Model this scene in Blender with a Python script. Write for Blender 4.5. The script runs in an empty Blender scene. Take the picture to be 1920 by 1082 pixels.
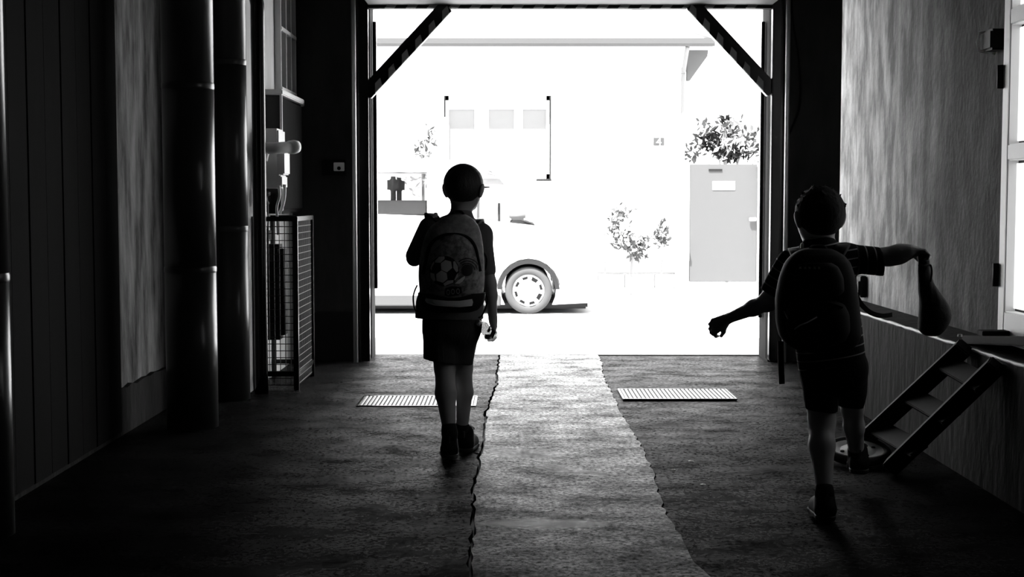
import bpy, bmesh, math, random
import numpy as np
from mathutils import Vector, Matrix, Euler

# ------------------------------------------------------------------ camera, sky, sun, exposure
sc = bpy.context.scene
COL = sc.collection
F = 2600.0
TH = math.atan(169 / F)
CAMZ = 1.2
cam = bpy.data.cameras.new('camera')
cam.sensor_width = 36.0
cam.lens = 36.0 * F / 1920
cam.clip_end = 400
camo = bpy.data.objects.new('camera', cam)
COL.objects.link(camo)
camo.location = (0, 0, CAMZ)
camo.rotation_euler = (math.pi / 2 - TH, 0, 0)
sc.camera = camo

world = bpy.data.worlds.new('sky')
sc.world = world
world.use_nodes = True
bg = world.node_tree.nodes['Background']
bg.inputs[0].default_value = (1, 1, 1, 1)
bg.inputs[1].default_value = 1.0

sun = bpy.data.lights.new('sun', 'SUN')
sun.energy = 5.0
sun.angle = math.radians(0.6)
suno = bpy.data.objects.new('sun', sun)
COL.objects.link(suno)
suno.location = (-4, 6, 14)
suno.rotation_euler = Vector((0.22, 0.34, -0.92)).to_track_quat('-Z', 'Y').to_euler()

sc.view_settings.view_transform = 'Standard'
sc.view_settings.look = 'None'
sc.view_settings.gamma = 1.0
sc.view_settings.use_curve_mapping = False
sc.view_settings.exposure = 2.75

R = math.radians
PI = math.pi
rnd = random.Random(7)


def P(px, py, Y):
    """world point seen at pixel (px, py) of the 1920x1082 frame at distance Y down the passage"""
    u = (px - 960) / F
    v = (541 - py) / F
    d = Vector((u, math.cos(TH) + v * math.sin(TH), -math.sin(TH) + v * math.cos(TH)))
    t = Y / d.y
    return Vector((0, 0, CAMZ)) + d * t


def G(px, py, z=0.0):
    """world point on the ground seen at a pixel"""
    u = (px - 960) / F
    v = (541 - py) / F
    d = Vector((u, math.cos(TH) + v * math.sin(TH), -math.sin(TH) + v * math.cos(TH)))
    t = (z - CAMZ) / d.z
    return Vector((0, 0, CAMZ)) + d * t


# ------------------------------------------------------------------ materials
def mat(name, g, rough=0.6, metal=0.0, spec=0.5, vary=0.0, scale=(8, 8, 8), detail=6, bump=0.0, bscale=None,
        lo=0.35, hi=0.65, g2=None):
    m = bpy.data.materials.new(name)
    m.use_nodes = True
    nt = m.node_tree
    b = nt.nodes['Principled BSDF']
    b.inputs['Base Color'].default_value = (g, g, g, 1)
    b.inputs['Roughness'].default_value = rough
    b.inputs['Metallic'].default_value = metal
    b.inputs['Specular IOR Level'].default_value = spec
    if vary or bump or g2 is not None:
        tc = nt.nodes.new('ShaderNodeTexCoord')
        mp = nt.nodes.new('ShaderNodeMapping')
        mp.inputs['Scale'].default_value = scale
        nt.links.new(tc.outputs['Object'], mp.inputs[0])
        n = nt.nodes.new('ShaderNodeTexNoise')
        n.inputs['Scale'].default_value = 1
        n.inputs['Detail'].default_value = detail
        n.inputs['Roughness'].default_value = 0.65
        nt.links.new(mp.outputs[0], n.inputs['Vector'])
        if vary or g2 is not None:
            r = nt.nodes.new('ShaderNodeValToRGB')
            a = g * (1 - vary) if g2 is None else g
            c = g * (1 + vary) if g2 is None else g2
            r.color_ramp.elements[0].position = lo
            r.color_ramp.elements[1].position = hi
            r.color_ramp.elements[0].color = (a, a, a, 1)
            r.color_ramp.elements[1].color = (c, c, c, 1)
            nt.links.new(n.outputs[0], r.inputs[0])
            nt.links.new(r.outputs[0], b.inputs['Base Color'])
        if bump:
            bp = nt.nodes.new('ShaderNodeBump')
            bp.inputs['Strength'].default_value = bump
            bp.inputs['Distance'].default_value = 0.02
            if bscale:
                mp2 = nt.nodes.new('ShaderNodeMapping')
                mp2.inputs['Scale'].default_value = bscale
                nt.links.new(tc.outputs['Object'], mp2.inputs[0])
                n2 = nt.nodes.new('ShaderNodeTexNoise')
                n2.inputs['Scale'].default_value = 1
                n2.inputs['Detail'].default_value = 5
                nt.links.new(mp2.outputs[0], n2.inputs['Vector'])
                nt.links.new(n2.outputs[0], bp.inputs['Height'])
            else:
                nt.links.new(n.outputs[0], bp.inputs['Height'])
            nt.links.new(bp.outputs[0], b.inputs['Normal'])
    return m


M = {}
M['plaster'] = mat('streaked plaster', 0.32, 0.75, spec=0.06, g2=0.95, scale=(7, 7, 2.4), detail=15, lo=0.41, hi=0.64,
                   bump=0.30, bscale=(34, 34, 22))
def paint_falloff(m, tone_patches):  # multiplies the base colour darker in soft ellipses, painting in light falloff
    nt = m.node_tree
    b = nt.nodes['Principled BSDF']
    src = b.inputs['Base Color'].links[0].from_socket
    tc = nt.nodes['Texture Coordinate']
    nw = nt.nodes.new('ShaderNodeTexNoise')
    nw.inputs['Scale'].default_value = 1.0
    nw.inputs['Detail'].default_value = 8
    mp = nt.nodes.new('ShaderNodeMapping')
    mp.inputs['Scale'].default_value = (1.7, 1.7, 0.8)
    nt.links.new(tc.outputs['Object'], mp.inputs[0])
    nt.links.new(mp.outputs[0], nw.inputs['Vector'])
    for (c, rad, k) in tone_patches:
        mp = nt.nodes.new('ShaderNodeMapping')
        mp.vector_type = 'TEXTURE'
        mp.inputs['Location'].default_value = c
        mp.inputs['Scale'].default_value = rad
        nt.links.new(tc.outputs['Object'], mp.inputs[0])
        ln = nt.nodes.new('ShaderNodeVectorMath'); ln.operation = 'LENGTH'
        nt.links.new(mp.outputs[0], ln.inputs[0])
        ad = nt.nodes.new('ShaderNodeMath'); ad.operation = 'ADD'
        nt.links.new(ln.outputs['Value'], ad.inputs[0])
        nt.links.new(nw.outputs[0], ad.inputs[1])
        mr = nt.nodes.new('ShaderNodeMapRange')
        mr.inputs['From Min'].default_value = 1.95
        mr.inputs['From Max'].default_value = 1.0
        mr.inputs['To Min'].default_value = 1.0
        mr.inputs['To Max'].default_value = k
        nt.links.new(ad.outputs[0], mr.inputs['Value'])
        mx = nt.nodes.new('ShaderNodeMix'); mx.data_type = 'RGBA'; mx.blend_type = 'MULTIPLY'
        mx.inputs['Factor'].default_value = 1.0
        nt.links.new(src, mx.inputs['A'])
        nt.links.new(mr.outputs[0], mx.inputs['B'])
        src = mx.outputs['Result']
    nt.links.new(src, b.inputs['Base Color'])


paint_falloff(M['plaster'], [((2.15, 5.6, 1.5), (1.5, 2.2, 2.8), 0.10)])  # daylight fading toward the camera, put into the right wall's colour
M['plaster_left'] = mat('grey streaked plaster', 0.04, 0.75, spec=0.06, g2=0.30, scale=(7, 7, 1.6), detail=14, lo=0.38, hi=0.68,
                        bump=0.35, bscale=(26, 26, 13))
M['dado'] = mat('dark dado paint', 0.005, 0.75, spec=0.04, g2=0.022, scale=(9, 9, 1.6), detail=8, bump=0.4, bscale=(20, 20, 8))
M['dark_wall'] = mat('dark grey wall paint', 0.003, 0.85, spec=0.03, vary=0.4, scale=(4, 4, 1))
M['end_wall'] = mat('end wall paint', 0.035, 0.85, spec=0.05, vary=0.35, scale=(3, 3, 1))
M['pale_wall'] = mat('pale grey wall paint', 0.5, 0.8, spec=0.3, vary=0.15, scale=(6, 6, 2), bump=0.1)
M['ceil'] = mat('ceiling', 0.01, 0.9, spec=0.1, vary=0.3)
M['iron'] = mat('dark painted iron', 0.003, 0.2, spec=0.35, vary=0.3, scale=(20, 20, 3))
M['pipe_black'] = mat('gloss black pipe paint', 0.055, 0.28, spec=0.5)
M['pipe'] = mat('grey painted pipe', 0.006, 0.22, spec=0.6, vary=0.3, scale=(14, 14, 2))
M['steel'] = mat('bare steel', 0.5, 0.28, metal=1.0)
M['galv'] = mat('galvanised steel', 0.62, 0.38, metal=0.6)
M['beam'] = mat('grey gate paint', 0.085, 0.6)
M['black'] = mat('black paint', 0.006, 0.6, spec=0.15)
M['stripe'] = mat('hazard stripe', 0.20, 0.5)
M['box_grey'] = mat('grey meter case', 0.7, 0.5)
M['white'] = mat('white paint', 0.85, 0.45)
M['offwhite'] = mat('offwhite enamel', 0.7, 0.4)
M['wire'] = mat('dark wire', 0.004, 0.6, metal=0.0)
M['rubber'] = mat('black rubber', 0.012, 0.7)
M['wood_dark'] = mat('dark old timber', 0.0025, 0.7, spec=0.05, vary=0.5, scale=(3, 30, 30))
M['tarp'] = mat('dark cloth', 0.012, 0.85, bump=0.3, scale=(20, 20, 20))
# people
M['skin'] = mat('skin', 0.38, 0.5, spec=0.4)
M['hair'] = mat('dark hair', 0.02, 0.6, bump=0.4, scale=(60, 60, 25))
M['hair_black'] = mat('black hair', 0.005, 0.7, spec=0.15, bump=0.4, scale=(60, 60, 25))
M['tee_dark'] = mat('dark grey shirt', 0.15, 0.9, spec=0.1, bump=0.25, scale=(14, 14, 6))
M['shorts'] = mat('dark shorts cloth', 0.05, 0.9, spec=0.1, bump=0.3, scale=(16, 16, 5))
M['shorts_black'] = mat('black shorts cloth', 0.008, 0.9, spec=0.1, bump=0.3, scale=(16, 16, 5))
M['sock'] = mat('dark sock', 0.02, 0.95, spec=0.05)
M['shoe'] = mat('black shoe', 0.006, 0.8, spec=0.15)
M['sole'] = mat('shoe sole', 0.03, 0.7)
M['eye'] = mat('eye', 0.4, 0.2)
M['pack_grey'] = mat('grey pack cloth', 0.38, 0.8, spec=0.2, vary=0.35, scale=(30, 30, 30))
M['pack_panel'] = mat('dark patterned pack cloth', 0.15, 0.8, spec=0.2, g2=0.42, scale=(45, 45, 45), lo=0.4, hi=0.62)
M['pack_dark'] = mat('dark pack cloth', 0.012, 0.8, spec=0.2)
M['pack_black'] = mat('black pack cloth', 0.003, 0.75, spec=0.25)
M['print_light'] = mat('light print', 0.75, 0.6)
M['print_dark'] = mat('dark print', 0.006, 0.6)
M['print_mid'] = mat('mid print', 0.4, 0.7)
M['reflector'] = mat('reflective strip', 0.95, 0.4)
# outside
M['road'] = mat('road', 0.38, 0.9, spec=0.2, vary=0.15, scale=(6, 6, 6), bump=0.1)
M['pavement'] = mat('pavement concrete', 0.42, 0.9, spec=0.2, vary=0.1, scale=(6, 6, 6))
M['facade'] = mat('white render', 0.8, 0.9, spec=0.2, vary=0.04, scale=(3, 3, 3))
M['plinth'] = mat('plinth stone', 0.16, 0.9, vary=0.1, scale=(8, 8, 8))
M['roof'] = mat('pale roof tiles', 0.55, 0.8, vary=0.1, scale=(4, 30, 4))
M['gutter'] = mat('zinc gutter', 0.075, 0.8, spec=0.1)
M['shutter'] = mat('pale roller shutter', 0.14, 0.6)
M['gatepaint'] = mat('grey gate sheet', 0.073, 0.8, spec=0.1)
M['gatedark'] = mat('dark gate slot', 0.015, 0.8, spec=0.1)
M['carwhite'] = mat('white car paint', 0.8, 0.25)
M['cardark'] = mat('dark car trim', 0.02, 0.7, spec=0.1)
M['tyre'] = mat('tyre', 0.062, 0.9, spec=0.1)
M['rim'] = mat('silver wheel', 0.75, 0.35)
M['carseat'] = mat('car seat', 0.09, 0.9, spec=0.1)
M['leaf_dark'] = mat('dark leaf', 0.012, 0.7, spec=0.12)
M['leaf_mid'] = mat('mid leaf', 0.10, 0.8, spec=0.1)
M['leaf_pale'] = mat('pale leaf', 0.07, 0.8, spec=0.1)
M['blossom'] = mat('white blossom', 0.85, 0.7)
M['bark'] = mat('pale bark', 0.18, 0.9)
M['plate'] = mat('dark number plate', 0.05, 0.8, spec=0.1)


def glass_mat(name, tint=0.9, fac=0.25):
    m = bpy.data.materials.new(name)
    m.use_nodes = True
    nt = m.node_tree
    nt.nodes.clear()
    o = nt.nodes.new('ShaderNodeOutputMaterial')
    mx = nt.nodes.new('ShaderNodeMixShader')
    t = nt.nodes.new('ShaderNodeBsdfTransparent')
    t.inputs[0].default_value = (tint, tint, tint, 1)
    g = nt.nodes.new('ShaderNodeBsdfGlossy')
    g.inputs['Roughness'].default_value = 0.03
    g.inputs[0].default_value = (0.9, 0.9, 0.9, 1)
    mx.inputs[0].default_value = fac
    nt.links.new(t.outputs[0], mx.inputs[1])
    nt.links.new(g.outputs[0], mx.inputs[2])
    nt.links.new(mx.outputs[0], o.inputs[0])
    return m


M['carglass'] = glass_mat('car glass', 0.75, 0.08)
M['darkglass'] = mat('dark window glass', 0.004, 0.12)
M['plastic'] = glass_mat('clear plastic', 0.38, 0.35)
lit = bpy.data.materials.new('lit frosted pane')
lit.use_nodes = True
_b = lit.node_tree.nodes['Principled BSDF']
_b.inputs['Base Color'].default_value = (0.8, 0.8, 0.8, 1)
_b.inputs['Emission Color'].default_value = (1, 1, 1, 1)
_b.inputs['Emission Strength'].default_value = 0.18
M['lit'] = lit


def stripe_mat(name, base, line, period, width):
    m = mat(name, base, 0.9, spec=0.1)
    nt = m.node_tree
    b = nt.nodes['Principled BSDF']
    a = nt.nodes.new('ShaderNodeAttribute')
    a.attribute_name = 'stripe'
    d = nt.nodes.new('ShaderNodeMath'); d.operation = 'DIVIDE'; d.inputs[1].default_value = period
    f = nt.nodes.new('ShaderNodeMath'); f.operation = 'FRACT'
    l = nt.nodes.new('ShaderNodeMath'); l.operation = 'LESS_THAN'; l.inputs[1].default_value = width / period
    mx = nt.nodes.new('ShaderNodeMix'); mx.data_type = 'RGBA'
    mx.inputs['A'].default_value = (base, base, base, 1)
    mx.inputs['B'].default_value = (line, line, line, 1)
    nt.links.new(a.outputs['Fac'], d.inputs[0])
    nt.links.new(d.outputs[0], f.inputs[0])
    nt.links.new(f.outputs[0], l.inputs[0])
    nt.links.new(l.outputs[0], mx.inputs['Factor'])
    nt.links.new(mx.outputs['Result'], b.inputs['Base Color'])
    return m


M['tee_stripe'] = stripe_mat('black shirt with thin pale stripes', 0.008, 0.30, 0.033, 0.0048)


def floor_mat(name, g1, g2, rough, spec, tone_patches=(), scale=(2.2, 7, 1), speck=0.0):
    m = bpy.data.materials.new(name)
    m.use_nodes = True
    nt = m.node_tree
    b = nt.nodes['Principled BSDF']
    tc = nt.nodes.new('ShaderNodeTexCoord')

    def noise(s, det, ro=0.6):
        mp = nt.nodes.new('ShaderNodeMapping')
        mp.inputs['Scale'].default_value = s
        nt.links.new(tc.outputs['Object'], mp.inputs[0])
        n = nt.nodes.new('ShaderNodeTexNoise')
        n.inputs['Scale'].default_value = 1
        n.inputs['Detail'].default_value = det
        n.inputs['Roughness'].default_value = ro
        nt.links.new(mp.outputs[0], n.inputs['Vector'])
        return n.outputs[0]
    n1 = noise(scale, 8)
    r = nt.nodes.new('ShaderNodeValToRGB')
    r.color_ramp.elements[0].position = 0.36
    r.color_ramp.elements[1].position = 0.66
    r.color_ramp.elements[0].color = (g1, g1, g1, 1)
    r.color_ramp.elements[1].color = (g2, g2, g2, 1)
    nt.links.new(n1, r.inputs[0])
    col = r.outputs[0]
    nw = noise((7, 7, 1), 5)
    for (cx, cy, rx, ry, rot, g, amt) in tone_patches:
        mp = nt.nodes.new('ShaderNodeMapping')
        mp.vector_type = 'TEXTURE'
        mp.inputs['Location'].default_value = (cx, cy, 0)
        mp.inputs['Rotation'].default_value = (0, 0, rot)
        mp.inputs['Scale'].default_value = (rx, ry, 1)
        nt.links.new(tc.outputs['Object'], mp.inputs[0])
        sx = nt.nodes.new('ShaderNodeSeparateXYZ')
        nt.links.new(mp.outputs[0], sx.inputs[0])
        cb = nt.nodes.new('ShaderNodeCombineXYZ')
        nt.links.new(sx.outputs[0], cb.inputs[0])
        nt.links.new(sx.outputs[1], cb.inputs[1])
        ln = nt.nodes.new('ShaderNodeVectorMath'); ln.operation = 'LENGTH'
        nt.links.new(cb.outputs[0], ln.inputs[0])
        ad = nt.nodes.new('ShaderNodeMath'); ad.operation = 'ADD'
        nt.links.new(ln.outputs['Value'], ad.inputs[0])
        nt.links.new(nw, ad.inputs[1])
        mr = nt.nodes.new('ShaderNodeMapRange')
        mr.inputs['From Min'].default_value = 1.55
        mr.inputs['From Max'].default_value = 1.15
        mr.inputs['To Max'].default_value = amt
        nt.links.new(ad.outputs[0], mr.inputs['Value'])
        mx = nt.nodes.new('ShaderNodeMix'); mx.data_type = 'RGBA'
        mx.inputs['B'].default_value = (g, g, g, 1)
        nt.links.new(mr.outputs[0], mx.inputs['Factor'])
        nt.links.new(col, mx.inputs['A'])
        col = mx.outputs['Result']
    nt.nodes.remove(b)
    df = nt.nodes.new('ShaderNodeBsdfDiffuse')
    gl = nt.nodes.new('ShaderNodeBsdfAnisotropic')
    gl.inputs['Roughness'].default_value = rough
    gl.inputs[0].default_value = (1, 1, 1, 1)
    nt.links.new(col, df.inputs[0])
    n2 = noise((3.2, 4.5, 1), 10, 0.72)
    mr = nt.nodes.new('ShaderNodeMapRange')
    mr.inputs['From Min'].default_value = 0.36
    mr.inputs['From Max'].default_value = 0.70
    mr.inputs['To Min'].default_value = spec * 0.35
    mr.inputs['To Max'].default_value = spec * 2.0
    nt.links.new(n2, mr.inputs['Value'])
    ms = nt.nodes.new('ShaderNodeMixShader')
    n4 = noise((48, 48, 1), 4, 0.8)
    m4 = nt.nodes.new('ShaderNodeMapRange')
    m4.inputs['From Min'].default_value = 0.35
    m4.inputs['From Max'].default_value = 0.65
    m4.inputs['To Min'].default_value = 0.05
    m4.inputs['To Max'].default_value = 2.0
    nt.links.new(n4, m4.inputs['Value'])
    mm = nt.nodes.new('ShaderNodeMath'); mm.operation = 'MULTIPLY'
    nt.links.new(mr.outputs[0], mm.inputs[0])
    nt.links.new(m4.outputs[0], mm.inputs[1])
    fr = nt.nodes.new('ShaderNodeFresnel')
    fr.inputs['IOR'].default_value = 1.2
    f2 = nt.nodes.new('ShaderNodeMath'); f2.operation = 'MULTIPLY'
    nt.links.new(fr.outputs[0], f2.inputs[0])
    nt.links.new(fr.outputs[0], f2.inputs[1])
    m5 = nt.nodes.new('ShaderNodeMath'); m5.operation = 'MULTIPLY'; m5.use_clamp = True
    nt.links.new(mm.outputs[0], m5.inputs[0])
    nt.links.new(f2.outputs[0], m5.inputs[1])
    nt.links.new(m5.outputs[0], ms.inputs[0])
    nt.links.new(df.outputs[0], ms.inputs[1])
    nt.links.new(gl.outputs[0], ms.inputs[2])
    nt.links.new(ms.outputs[0], nt.nodes['Material Output'].inputs[0])
    n3 = noise((90, 90, 1), 6, 0.75)
    bp = nt.nodes.new('ShaderNodeBump')
    bp.inputs['Strength'].default_value = 0.32
    bp.inputs['Distance'].default_value = 0.012
    nt.links.new(n3, bp.inputs['Height'])
    nt.links.new(bp.outputs[0], df.inputs['Normal'])
    nt.links.new(bp.outputs[0], gl.inputs['Normal'])
    return m


# ------------------------------------------------------------------ mesh helpers
def link_mesh(name, me, m, parent=None, smooth=False):
    o = bpy.data.objects.new(name, me)
    COL.objects.link(o)
    if m is not None and not me.materials:
        me.materials.append(m)
    if parent is not None:
        o.parent = parent
        o.matrix_parent_inverse = world_of(parent).inverted()
    if smooth:
        me.polygons.foreach_set('use_smooth', [True] * len(me.polygons))
    return o


def world_of(o):
    mw = Matrix.LocRotScale(o.location, o.rotation_euler, o.scale)
    if o.parent is not None:
        mw = world_of(o.parent) @ o.matrix_parent_inverse @ mw
    return mw


def obj(name, bm, m, parent=None, smooth=False):
    me = bpy.data.meshes.new(name)
    bm.to_mesh(me)
    bm.free()
    return link_mesh(name, me, m, parent, smooth)


def nb():
    return bmesh.new()


def box(bm, lo, hi, bevel=0.0, seg=2):
    lo = Vector(lo); hi = Vector(hi)
    t = bmesh.new()
    bmesh.ops.create_cube(t, size=1)
    c = (lo + hi) / 2
    s = hi - lo
    for v in t.verts:
        v.co = Vector((v.co.x * s.x, v.co.y * s.y, v.co.z * s.z)) + c
    if bevel:
        bmesh.ops.bevel(t, geom=t.edges[:], offset=bevel, segments=seg, affect='EDGES')
    merge(bm, t)
    return bm


def merge(bm, t):
    me = bpy.data.meshes.new('tmp')
    t.to_mesh(me)
    t.free()
    bm.from_mesh(me)
    bpy.data.meshes.remove(me)


def bxo(name, lo, hi, m, parent=None, bevel=0.004):
    return obj(name, box(nb(), lo, hi, bevel), m, parent)


def beam(bm, a, b, w, h, up=(0, 0, 1), bevel=0.0):
    """box beam from a to b, width w across, height h along up"""
    a = Vector(a); b = Vector(b)
    d = (b - a)
    L = d.length
    d.normalize()
    up = Vector(up)
    s = d.cross(up).normalized()
    u = s.cross(d).normalized()
    t = bmesh.new()
    bmesh.ops.create_cube(t, size=1)
    if bevel:
        for v in t.verts:
            v.co = Vector((v.co.x * w, v.co.y * L, v.co.z * h))
        bmesh.ops.bevel(t, geom=t.edges[:], offset=bevel, segments=2, affect='EDGES')
        for v in t.verts:
            v.co = Vector((v.co.x / w, v.co.y / L, v.co.z / h))
    for v in t.verts:
        v.co = (a + b) / 2 + s * (v.co.x * w) + d * (v.co.y * L) + u * (v.co.z * h)
    merge(bm, t)
    return bm


def tube(bm, pts, r, n=10, cap=True):
    pts = [Vector(p) for p in pts]
    rs = r if isinstance(r, (list, tuple)) else [r] * len(pts)
    rings = []
    prev = None
    for i, p in enumerate(pts):
        if i == 0:
            d = pts[1] - p
        elif i == len(pts) - 1:
            d = p - pts[i - 1]
        else:
            d = (pts[i + 1] - p).normalized() + (p - pts[i - 1]).normalized()
        d.normalize()
        if prev is None:
            a = Vector((0, 0, 1)) if abs(d.z) < 0.9 else Vector((1, 0, 0))
            u = d.cross(a).normalized()
        else:
            u = (prev - d * prev.dot(d)).normalized()
        prev = u
        w = d.cross(u)
        rings.append([bm.verts.new(p + (u * math.cos(2 * PI * k / n) + w * math.sin(2 * PI * k / n)) * rs[i]) for k in range(n)])
    for i in range(len(rings) - 1):
        for k in range(n):
            bm.faces.new((rings[i][k], rings[i][(k + 1) % n], rings[i + 1][(k + 1) % n], rings[i + 1][k]))
    if cap:
        bm.faces.new(rings[0][::-1])
        bm.faces.new(rings[-1])
    bmesh.ops.recalc_face_normals(bm, faces=bm.faces[:])
    return bm


def spline(pts, n=8):
    pts = [Vector(p) for p in pts]
    out = []
    for i in range(len(pts) - 1):
        p0 = pts[max(i - 1, 0)]; p1 = pts[i]; p2 = pts[i + 1]; p3 = pts[min(i + 2, len(pts) - 1)]
        for k in range(n):
            t = k / n
            out.append(0.5 * ((2 * p1) + (p2 - p0) * t + (2 * p0 - 5 * p1 + 4 * p2 - p3) * t * t + (3 * p1 - p0 - 3 * p2 + p3) * t ** 3))
    out.append(pts[-1])
    return out


def prism(bm, outline, a, b, axis='y', bevel=0.0):
    """extrude a 2-D outline between a and b along an axis; outline in (x,z), (x,y) or (y,z)"""
    t = bmesh.new()

    def mk(p, c):
        if axis == 'y':
            return (p[0], c, p[1])
        if axis == 'z':
            return (p[0], p[1], c)
        return (c, p[0], p[1])
    v0 = [t.verts.new(mk(p, a)) for p in outline]
    v1 = [t.verts.new(mk(p, b)) for p in outline]
    f0 = t.faces.new(v0)
    f1 = t.faces.new(v1[::-1])
    n = len(outline)
    for i in range(n):
        t.faces.new((v0[i], v1[i], v1[(i + 1) % n], v0[(i + 1) % n]))
    bmesh.ops.recalc_face_normals(t, faces=t.faces[:])
    if bevel:
        bmesh.ops.bevel(t, geom=list(set(f0.edges[:] + f1.edges[:])), offset=bevel, segments=3, affect='EDGES')
    bmesh.ops.triangulate(t, faces=[f for f in t.faces if len(f.verts) > 4])
    merge(bm, t)
    return bm


def lathe(bm, prof, c, axis='z', n=24):
    """revolve (r, h) profile"""
    c = Vector(c)
    rings = []
    for (r, h) in prof:
        ring = []
        for k in range(n):
            a = 2 * PI * k / n
            if axis == 'z':
                q = Vector((r * math.cos(a), r * math.sin(a), h))
            elif axis == 'y':
                q = Vector((r * math.cos(a), h, r * math.sin(a)))
            else:
                q = Vector((h, r * math.cos(a), r * math.sin(a)))
            ring.append(bm.verts.new(c + q))
        rings.append(ring)
    for i in range(len(rings) - 1):
        for k in range(n):
            bm.faces.new((rings[i][k], rings[i][(k + 1) % n], rings[i + 1][(k + 1) % n], rings[i + 1][k]))
    bmesh.ops.remove_doubles(bm, verts=bm.verts[:], dist=1e-5)
    bmesh.ops.recalc_face_normals(bm, faces=bm.faces[:])
    return bm


def thing(name, label, cat, loc=(0, 0, 0), group=None):
    o = bpy.data.objects.new(name, None)
    COL.objects.link(o)
    o.location = loc
    o.empty_display_size = 0.1
    o['label'] = label
    o['category'] = cat
    if group:
        o['group'] = group
    return o


def tag(o, label, cat, group=None):
    o['label'] = label
    o['category'] = cat
    if group:
        o['group'] = group
    return o


def struct(o):
    o['kind'] = 'structure'
    return o


def lab(o, label):
    o['label'] = label
    return o


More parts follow.
